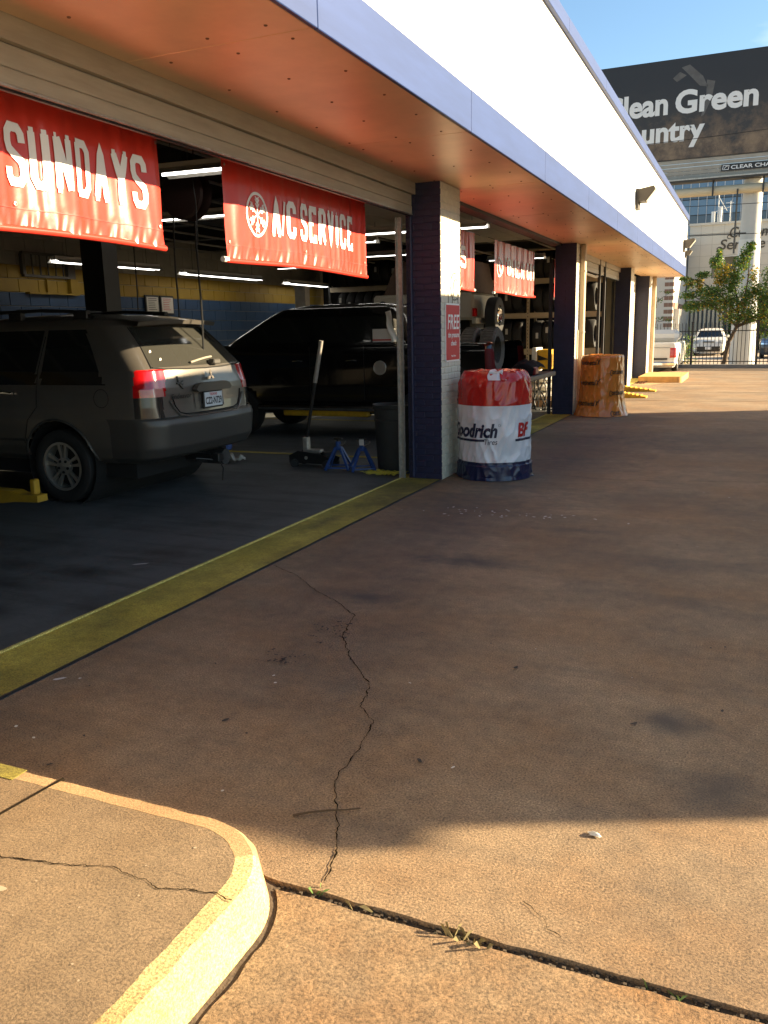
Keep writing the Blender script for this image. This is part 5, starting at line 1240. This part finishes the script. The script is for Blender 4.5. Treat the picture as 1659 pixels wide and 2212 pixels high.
# twig, paper scraps and litter on the driveway
m = M(); m.tube([(-1.325,2.195,.008),(-1.28,2.225,.012),(-1.22,2.255,.016),(-1.17,2.285,.012),(-1.13,2.315,.009)], .0042, 6, taper=.0025); o = m.build('twig', mat('twig_bark', (.09,.06,.035), .9, spec=.1), None, smooth=True, label='thin bare twig lying across the driveway crack', cat='twig')
m = M(); m.grid(6, 5, lambda u, v: (-.385+.036*u+.006*math.sin(v*6), 2.45+.022*v, .005+.012*max(0,math.sin(u*3.1))*math.sin(v*3.1+.2))); m.build('paper_scrap', PAPER, None, fix=False, label='small crumpled white paper scrap in the sun on the driveway', cat='paper')
m = M(); m.add([(-3.98,4.55,.006),(-3.90,4.60,.007),(-3.89,4.63,.008),(-3.97,4.58,.006)], [(0,1,2,3)]); m.build('paper_scrap', PAPER, None, fix=False, label='flat white paper scrap on the dark garage floor', cat='paper')
m = M(); rg = random.Random(31)
def fleck(x, y, r, mi):
    m.mi = mi; n_ = 6; a0 = rg.uniform(0,6); st = rg.uniform(1,3)
    m.add([(x+r*st*math.cos(6.28*k/n_)*rg.uniform(.6,1.2)*math.cos(a0)-r*math.sin(6.28*k/n_)*math.sin(a0), y+r*st*math.cos(6.28*k/n_)*math.sin(a0)+r*math.sin(6.28*k/n_)*rg.uniform(.6,1.2)*math.cos(a0), .006) for k in range(n_)], [tuple(range(n_))])
for i in range(46): fleck(-1.95+rg.gauss(0,.35), 7.0+rg.gauss(0,.09), rg.uniform(.004,.012), 0)
for i in range(60): fleck(rg.uniform(-2.9,1.2), rg.uniform(2.1,12), rg.uniform(.002,.006), 0 if rg.random() < .35 else 1)
for i in range(36): fleck(-2.0+rg.gauss(0,.06), 3.85+rg.gauss(0,.09), rg.uniform(.003,.007), 1)
for i in range(30): fleck(-2.07+rg.gauss(0,.05), 3.42+rg.gauss(0,.05), rg.uniform(.003,.007), 1)
for (x, y, r) in [(-2.75,2.35,.008),(-2.6,2.3,.006),(-2.95,2.8,.012),(-2.86,2.84,.008),(-1.95,3.13,.008),(-2.0,3.2,.006)]: fleck(x, y, r, 0)
for (x, y, r) in [(-1.06,2.70,.009),(-1.95,2.72,.010),(-1.8,2.65,.005),(-.35,3.3,.007),(-.95,3.7,.010),(-.02,3.55,.006)]: fleck(x, y, r, 1)
m.build('litter_flecks', [mat('pale_fleck', (.5,.48,.44), .8), mat('dark_fleck', (.025,.022,.02), .8)], None, kind='stuff', label='scattered pale and dark flecks on the driveway', cat='litter', fix=False)

# ================================================================== BACKGROUND
# iron fence
F = empty('iron_fence', (-1,34.1,.1), 'black iron picket fence across the end of the driveway', 'fence')
IRON = mat('black_iron', (.012,.011,.010), .55)
pk = M(); pk.box(-.011,.011,-.011,.011,0,1.50); pk.add([(-.011,-.011,1.50),(.011,-.011,1.50),(.011,.011,1.50),(-.011,.011,1.50),(0,0,1.55)], [(0,1,4),(1,2,4),(2,3,4),(3,0,4)]); PK = pk.mesh('picket', IRON, (0,0,0))
def fy(x): return 34.15-(x+2.3)*.05
posts = [-4.45,-2.14,.12,2.38,4.6]
x = -5.0
while x < 5.0:
    if all(abs(x-p) > .07 for p in posts): put('picket', PK, F, (x, fy(x), .14))
    x += .131
for p in posts:
    q = M(); q.box(p-.04,p+.04,fy(p)-.04,fy(p)+.04,.0,1.68); q.box(p-.05,p+.05,fy(p)-.05,fy(p)+.05,1.68,1.71); q.build('post', IRON, F)
for z in (.24,1.36):
    q = M(); q.tube([(-5.0,fy(-5),z),(5,fy(5),z)], .024, 4); q.build('rail', IRON, F)
# billboard
BB = empty('billboard', (0,37,0), 'huge dark roadside billboard with white Clean Green Country lettering on a single pole', 'billboard')
def ad_mat():
    m_ = bpy.data.materials.new('billboard_print'); m_.use_nodes = True; N = m_.node_tree.nodes; L = m_.node_tree.links; b = N['Principled BSDF']; b.inputs['Roughness'].default_value = .55
    g = N.new('ShaderNodeNewGeometry'); sp = N.new('ShaderNodeSeparateXYZ'); L.new(g.outputs['Position'], sp.inputs[0])
    n1 = N.new('ShaderNodeTexNoise'); n1.inputs['Scale'].default_value = 1.3; n1.inputs['Detail'].default_value = 9; n1.inputs['Roughness'].default_value = .72; L.new(g.outputs['Position'], n1.inputs['Vector'])
    mp = N.new('ShaderNodeMapRange'); mp.inputs[1].default_value = 11.6; mp.inputs[2].default_value = 8.6; L.new(sp.outputs[2], mp.inputs[0])
    mu = N.new('ShaderNodeMath'); mu.operation = 'MULTIPLY'; L.new(mp.outputs[0], mu.inputs[0]); L.new(n1.outputs['Fac'], mu.inputs[1])
    r = N.new('ShaderNodeValToRGB'); L.new(mu.outputs[0], r.inputs[0]); e = r.color_ramp.elements
    e[0].position = .12; e[0].color = (.020,.021,.025,1); e[1].position = .62; e[1].color = (.21,.15,.095,1)
    x1 = e.new(.34); x1.color = (.034,.032,.032,1); x2 = e.new(.45); x2.color = (.10,.072,.05,1)
    L.new(r.outputs[0], b.inputs['Base Color']); return m_
m = M(); m.box(-9.0,5.6,37.0,37.35,8.0,11.69); m.build('panel', BLK, BB)
m = M(); m.box(-8.98,5.58,36.985,36.998,8.02,11.66); ad = m.build('printed_sheet', ad_mat(), BB)
BT = mat('billboard_white', (.70,.71,.70), .6)
def bt(body, x0, x1, z0, z1, bold=.034):
    m = M(); t = fit(text2d(body, 1, bold), x0, x1, z0, z1); text_to(m, t, lambda x, y: (x, 36.978, y)); m.build('lettering', BT, ad, fix=False)
bt('Clean',-6.15,-3.69,9.69,10.56); bt('Green',-3.42,-.43,9.665,10.54); bt('Country',-6.0,-2.29,8.42,9.50)
STK = mat('print_light_streak', (.105,.10,.095), .6, var=.3, scale=2)   # pale painted streaks of the printed picture
for pts in ([(-3.25,11.35),(-2.95,11.42),(-2.45,10.95),(-2.25,10.55),(-2.55,10.62),(-2.95,11.05)],[(-2.3,10.80),(-2.0,10.72),(-2.1,10.1),(-2.35,9.55),(-2.45,9.5),(-2.3,10.2)],[(-3.55,11.0),(-3.3,11.2),(-3.05,11.05),(-3.4,10.85)]):
    m = M(); m.add([(x,36.982,z) for x, z in pts], [tuple(range(len(pts)))]); m.build('picture_streak', STK, ad, fix=False)
for k in range(5):
    q = M(); q.box(-9.0,5.6,37.02,37.06,7.98-.145*(k+1)+.01,7.98-.145*k,.01); q.build('apron_slat', mat('apron_grey', (.30,.28,.235), .6, var=.15, scale=2) if k == 0 else bpy.data.materials['apron_grey'], BB)
q = M(); q.box(-1.60,.9,36.97,37.0,7.42,7.665); pl = q.build('owner_plate', BLK, BB)
m = M(); t = fit(text2d('CLEAR CHANNEL',1,.02), -1.25,.82,7.47,7.61); text_to(m, t, lambda x, y: (x, 36.965, y)); m.build('lettering', BT, pl, fix=False)
m = M(); ribbon(m, [(-1.55,7.47),(-1.34,7.47),(-1.32,7.62),(-1.53,7.62),(-1.55,7.47)], .02, lambda x, y: (x,36.965,y)); ribbon(m, [(-1.50,7.50),(-1.44,7.57),(-1.37,7.59)], .02, lambda x, y: (x,36.965,y)); m.build('emblem', BT, pl, fix=False)
q = M(); q.box(-9.0,5.6,36.75,37.3,7.10,7.17); q.build('catwalk', STEELD, BB)
q = M(); q.box(-9.0,5.6,36.72,36.76,7.17,7.22); q.build('catwalk_rail', ALU, BB)
q = M(); q.cyl((-9,37.0,6.72),(5.6,37.0,6.72),.17,n=14); q.build('torsion_tube', mat('cream_tube', (.46,.40,.28), .5), BB, smooth=True)
for x in (-1.85,-.05,-5.5,3.5):
    q = M(); q.tube([(x,37.05,7.1),(x,36.8,6.95),(x,36.75,6.5)], .035, 6); q.build('bracket', STEELD, BB)
POLE = mat('pole_paint', (.42,.42,.40), .6, var=.06, scale=1)
q = M(); q.cyl((-.41,37.5,3.0),(-.41,37.5,7.09),.37,n=28); q.build('pole', POLE, BB, smooth=True)
q = M(); q.cyl((-.41,37.5,-.2),(-.41,37.5,4.85),.50,.40,n=32); q.build('pole_sleeve', mat('sleeve_white', (.52,.52,.50), .6, var=.08, scale=1), BB, smooth=True)
q = M(); q.tube([(-.95,36.75,4.3),(-.95,36.75,6.7)], .035, 5); q.tube([(-.95,36.75,5.05),(-.55,36.8,5.05)], .025, 5); q.build('ladder_pipe', STEELD, BB)
# overhead wires
for i, (z0, z1, sx) in enumerate(((5.25,5.05,-8),(6.35,6.15,-8),(8.5,9.2,-8))):
    m = M(); m.tube([(-9+18*k/16, 35.6+i*.2, z0+(z1-z0)*k/16-.25*math.sin(k/16*3.14)) for k in range(17)], .012, 5)
    m.build('overhead_wire', BLK, None, label=['lowest overhead cable crossing in front of the billboard pole','middle overhead cable below the billboard catwalk','thin overhead cable crossing the billboard picture'][i], cat='cable', group='overhead cables')
# panel-clad building with sign
CB = empty('panel_building', (2,66,0), 'cream panel-clad building with dark script Customer Service lettering', 'building')
PAN = mat('cream_panel', (.56,.52,.44), .7, var=.05, scale=.5); PJ = mat('panel_joint', (.30,.27,.22), .8)
m = M(); m.box(-4.4,16,62.02,74,3.2,8.05); m.build('wall', PJ, CB)
pan = M(); pan.box(-.353,.353,-.015,.0,-.353,.353); PANM = pan.mesh('wall_panel', PAN, (0,0,0))
for r in range(7):
    for j in range(11):
        x = -4.05+j*.72; z = 3.56+r*.72
        if z > 7.8: z = 7.74
        if (-3.0 < x < -1.3 or .8 < x < 2.6) and 4.6 < z < 6.0: continue
        put('wall_panel', PANM, CB, (x, 62.018, z))
for xw in (-2.97,.52):
    m = M(); m.box(xw,xw+1.62,61.99,62.019,4.55,6.05); wf = m.build('window_frame', mat('window_white', (.6,.58,.52), .6) if xw < 0 else bpy.data.materials['window_white'], CB)
    for k in range(2): q = M(); q.box(xw+.06+k*.78,xw+.78+k*.78,61.98,61.988,4.62,5.98); q.build('pane', mat('bronze_glass', (.10,.085,.05), .08) if xw < 0 and k == 0 else bpy.data.materials['bronze_glass'], wf)
m = M(); m.box(-4.45,16,61.9,74,8.05,8.2); m.build('parapet', PAN, CB)
SGN = mat('sign_dark_bronze', (.06,.05,.035), .5)
for body, x0, x1, z0, z1 in (('Customer',-1.92,1.35,7.16,7.84),('Service',-2.51,.27,6.42,7.08)):
    m = M(); t = fit(text2d(body,1,.012,.18), x0, x1, z0, z1); text_to(m, t, lambda x, y: (x,61.95,y)); m.build('sign_lettering', SGN, CB, fix=False)
    for (cx, cz) in ((x0+.02, z0+.06),):
        m = M(); ribbon(m, [(cx+.16*math.cos(a)*(1-.12*a/6), cz+.13*math.sin(a)*(1-.1*a/6)) for a in [k*.35 for k in range(16)]], .05, lambda x, y: (x,61.95,y)); m.build('sign_flourish', SGN, CB, fix=False)
m = M(); t = fit(text2d('up',1,.012), -2.35,-1.9,3.45,3.9); 
for k in range(9):
    x = -4.3+k*.27; q = M(); q.box(x,x+.14,61.4,62.0,-.2,3.15); q.build('colonnade_fin', CREAM, CB)
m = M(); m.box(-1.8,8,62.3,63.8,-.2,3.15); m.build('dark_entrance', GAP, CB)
m = M(); m.box(-1.75,-1.65,61.8,61.9,-.2,3.2); m.build('porch_pole', CREAM, CB)
# rooftop aerials
r_ = empty('rooftop_aerial', (-2.6,63,8.2), 'white rooftop aerial cluster on the cream panel building', 'aerial')
for (x, z0, z1, rr_) in ((-2.75,8.2,10.1,.03),(-3.05,8.2,9.0,.12),(-2.6,8.25,9.3,.10),(-2.0,8.2,9.6,.025)):
    q = M(); q.cyl((x,63,z0),(x,63,z1),rr_,n=10); q.build('mast', mat('aerial_white', (.6,.6,.58), .5) if rr_ == .03 else bpy.data.materials['aerial_white'], r_, smooth=True)
for a, b in (((-2.75,9.9),(-2.2,9.0)),((-2.9,9.0),(-2.0,9.25)),((-2.3,9.5),(-1.8,9.5))):
    q = M(); q.cyl((a[0],63,a[1]),(b[0],63,b[1]),.02,n=6); q.build('arm', bpy.data.materials['aerial_white'], r_)
# brick-quoined building
QB = empty('quoined_building', (-9,58,0), 'pale building corner with brown brick quoin stripes beyond the fence', 'building')
QW = mat('pale_render', (.50,.48,.43), .8, var=.05, scale=1); QBR = mat('brown_quoin_brick', (.21,.125,.09), .8, var=.15, scale=6)
m = M(); m.box(-16,-4.46,52.5,61.5,-.2,7.2); m.build('wall', QW, QB)
for k in range(14):
    z = .35+k*.385
    for (x0, x1) in ((-4.95,-4.72),(-4.71,-4.445)) if True else ():
        q = M(); q.box(x0,x1,52.485,52.62 if x1 < -4.5 else 52.9,z,z+.225,.008); q.build('quoin_brick', QBR, QB)
m = M(); m.box(-4.46,-4.40,53.0,61.5,2.55,2.90); m.build('brick_band', QBR, QB)
for k in range(7):
    y = 53.3+k*1.2; q = M(); q.box(-4.46,-4.15,y,y+.3,-.2,2.548); q.build('pilaster', QW, QB)
    if k < 6: q = M(); q.box(-4.458,-4.44,y+.32,y+1.18,-.2,2.5); q.build('window', GLASS, QB)
# glass office block behind
GB = empty('glass_office', (0,114,0), 'blue glass office block rising behind the cream panel building', 'building')
m = M(); m.box(-30,40,112.3,130,0,17.6); m.build('core', STEELD, GB)
GL1 = mat('blue_glass', (.10,.17,.26), .10, spec=.8); GL2 = mat('dark_blue_glass', (.035,.05,.08), .10, spec=.8)
gp = M(); gp.box(-.44,.44,-.06,0,-.85,.85); GP1 = gp.mesh('glass_pane', GL1, (0,0,0)); GP2 = gp.mesh('glass_pane', GL2, (0,0,0)) if False else None
gp2 = M(); gp2.box(-.44,.44,-.06,0,-.45,.45); GP2 = gp2.mesh('glass_pane', GL2, (0,0,0))
for r in range(3):
    for j in range(16):
        x = -10.5+j*.95
        put('glass_pane', GP1, GB, (x,112.29,12.6+r*2.8)); put('glass_pane', GP2, GB, (x,112.29,14.0+r*2.8))
for j in range(17):
    x = -10.975+j*.95; q = M(); q.box(x-.03,x+.03,112.15,112.3,10,19.6); q.build('mullion', mat('mullion_white', (.5,.5,.5), .5) if j == 0 else bpy.data.materials['mullion_white'], GB)
# tree at the fence
def leafm(n_, c, t=.25):
    m_ = mat(n_, c, .55, var=.35, scale=9); b = m_.node_tree.nodes['Principled BSDF']
    b.inputs['Subsurface Weight'].default_value = 0; b.inputs['Transmission Weight'].default_value = 0
    nt = m_.node_tree; tr = nt.nodes.new('ShaderNodeBsdfTranslucent'); mx = nt.nodes.new('ShaderNodeMixShader'); mx.inputs[0].default_value = t
    tr.inputs[0].default_value = (min(1,c[0]*1.6), min(1,c[1]*1.5), c[2]*.8, 1); out = nt.nodes['Material Output']
    nt.links.new(b.outputs[0], mx.inputs[1]); nt.links.new(tr.outputs[0], mx.inputs[2]); nt.links.new(mx.outputs[0], out.inputs[0]); return m_
LG = leafm('leaf_green', (.080,.150,.028), .4); LD = leafm('leaf_dark', (.040,.088,.020), .35); LY = leafm('leaf_yellow', (.36,.24,.02), .4); LBn = leafm('leaf_olive', (.10,.095,.022), .35)
BARK = mat('bark', (.085,.058,.036), .9, var=.3, scale=20, bump=.5, bscale=30)
def tree(root, base, segs, tips, dens, size, seed, spread):
    rg = random.Random(seed); mt = M(); br = M()
    for pts, r0, r1 in segs:
        q = []
        for a, b in zip(pts[:-1], pts[1:]):
            a, b = Vector(a), Vector(b)
            for i in range(5): q.append(a.lerp(b, i/5)+Vector([noise.noise((a.x*3+i*.7,b.z*2,k))*.03 for k in range(3)]))
        q.append(Vector(pts[-1])); mt.tube(q, r0, 7, taper=r1)
    mt.build('trunk', BARK, root, smooth=True)
    lf = M(); tm_ = M()
    for (c, rx, rz, n_, pal) in tips:
        c = Vector(c)
        for i in range(int(n_*dens)):
            d = Vector((rg.gauss(0,1), rg.gauss(0,1), rg.gauss(0,1))).normalized()*rg.random()**.62*1.12
            p = c+Vector((d.x*rx, d.y*rx*spread, d.z*rz))*0+Vector((d.x*rx*1.35, d.y*rx*spread*1.35, d.z*rz*1.3)); s = size*rg.uniform(.6,1.25)
            a = Vector((rg.gauss(0,1), rg.gauss(0,1), rg.gauss(0,.6))).normalized(); b = a.cross(Vector((rg.gauss(0,1),rg.gauss(0,1),rg.gauss(0,1)))).normalized()
            lf.mi = rg.choices(range(4), pal)[0]
            lf.add([p-a*s, p-a*s*.2+b*s*.55, p+a*s, p-a*s*.2-b*s*.55], [(0,1,2,3)])
        for i in range(max(2,int(n_/60))):
            e = c+Vector((rg.uniform(-rx,rx), rg.uniform(-rx,rx)*spread, rg.uniform(-rz,rz)))*.8; st = c+Vector((0,0,-rz*.5)); tm_.tube([st, st.lerp(e,.5)+Vector((0,0,.04)), e], .008, 4, taper=.003)
    o = lf.build('crown', [LG,LD,LY,LBn], root, fix=False); 
    if tm_.v: tm_.build('twigs', BARK, root)
TR = empty('fence_tree', (-1.0,34.55,0), 'slender leaning tree with green and yellow leaves growing at the fence', 'tree')
b0 = (-1.0,34.55,-.05); fk = (-.62,34.55,1.5)
segs = [([b0,(-.93,34.55,.5),(-.86,34.55,.95),fk],.10,.065),([fk,(-.60,34.55,2.0),(-.75,34.6,2.9),(-1.0,34.6,3.7)],.055,.015),([fk,(-.4,34.5,2.2),(-.35,34.5,3.2),(-.30,34.5,4.2)],.05,.012),
        ([fk,(-1.0,34.4,1.9),(-1.7,34.35,2.4),(-2.4,34.3,2.75)],.04,.010),([(-.60,34.55,2.0),(-1.3,34.5,2.7),(-2.0,34.5,3.2),(-2.6,34.5,3.35)],.03,.008),([fk,(.2,34.6,2.0),(.9,34.6,2.7),(1.5,34.6,3.4)],.05,.012),([fk,(.3,34.5,1.8),(1.2,34.5,2.0),(2.0,34.5,2.2)],.04,.01)]
G_, Y_, O_, D_ = (7,3,.7,.5), (3,1,5,1), (5,3,1.3,3), (6,4,.5,.6)
tips = [((-.45,34.5,4.1),.16,.30,120,G_),((-.28,34.5,4.35),.10,.14,60,G_),((-.62,34.5,3.75),.22,.25,160,G_),((-1.38,34.6,4.12),.08,.16,40,D_),((-1.45,34.6,3.85),.20,.18,120,G_),((-1.15,34.6,3.45),.26,.25,150,Y_),((-1.3,34.5,3.15),.16,.18,70,Y_),
        ((-1.9,34.5,3.42),.20,.10,90,D_),((-2.0,34.5,3.05),.10,.24,60,Y_),((-2.55,34.5,3.32),.17,.06,60,D_),((-2.3,34.5,3.1),.20,.14,70,O_),((-1.6,34.45,2.75),.36,.22,260,D_),((-2.35,34.4,2.70),.26,.12,110,G_),((-2.2,34.4,2.28),.28,.16,160,D_),((-1.7,34.4,2.35),.28,.16,120,O_),
        ((-.9,34.5,2.95),.26,.36,230,D_),((-.75,34.5,3.3),.2,.2,110,G_),((-1.1,34.5,2.35),.4,.25,230,O_),((-.45,34.5,2.35),.4,.3,240,O_),((-.5,34.5,1.85),.55,.22,330,O_),((-.1,34.5,2.75),.34,.28,200,G_),((-.15,34.5,3.3),.15,.3,60,Y_),((.35,34.5,2.55),.36,.4,260,D_),((.55,34.5,3.35),.32,.3,210,G_),((.3,34.5,1.9),.5,.25,260,O_),((1.1,34.5,2.6),.5,.5,330,G_),((1.5,34.5,3.5),.5,.4,260,Y_),((.35,34.4,1.35),.22,.22,90,D_),((1.2,34.5,1.7),.5,.3,200,O_)]
tree(TR, b0, segs, tips, 4.2, .046, 3, .9)
# creeper behind the last pier
VN = empty('leafy_creeper', (-3.3,33.6,0), 'sparse leafy creeper arching out behind the last pier', 'plant')
tree(VN, None, [([(-3.7,33.6,0),(-3.6,33.6,1.4),(-3.4,33.5,2.5),(-2.85,33.4,2.85)],.02,.006),([(-3.65,33.6,.8),(-3.4,33.5,1.75),(-2.9,33.4,1.8)],.015,.005)],
     [((-3.35,33.5,2.55),.14,.12,22,G_),((-3.05,33.4,2.80),.22,.06,34,G_),((-3.25,33.5,1.85),.18,.07,34,D_),((-2.95,33.4,1.78),.14,.05,30,D_),((-3.5,33.5,2.3),.1,.15,20,D_),((-3.5,33.5,1.5),.08,.1,14,D_)], 1.6, .036, 8, .6)
SH = empty('fence_shrub', (-2.6,35.2,0), 'small straggly green shrub behind the fence by the white pickup', 'shrub')
tree(SH, None, [([(-2.6,35.2,-.1),(-2.55,35.2,.5),(-2.5,35.2,1.2)],.015,.005),([(-2.6,35.2,0),(-2.35,35.2,.7),(-2.2,35.2,1.3)],.012,.004)],
     [((-2.55,35.2,.7),.3,.45,180,D_),((-2.3,35.2,1.0),.18,.35,80,G_),((-2.5,35.2,.25),.35,.22,120,G_),((-2.75,35.2,1.1),.12,.25,50,D_)], 1.2, .045, 6, .6)
DT = empty('dark_background_tree', (1.5,58,0), 'dark evergreen mass in the gap behind the white hatchback', 'tree')
tree(DT, None, [([(.5,58,-.2),(.6,58,2.0)],.12,.06)], [((-.4,58,1.3),1.1,1.3,520,D_),((1.5,58,1.6),1.4,1.5,600,D_)], 1.0, .13, 16, .6)
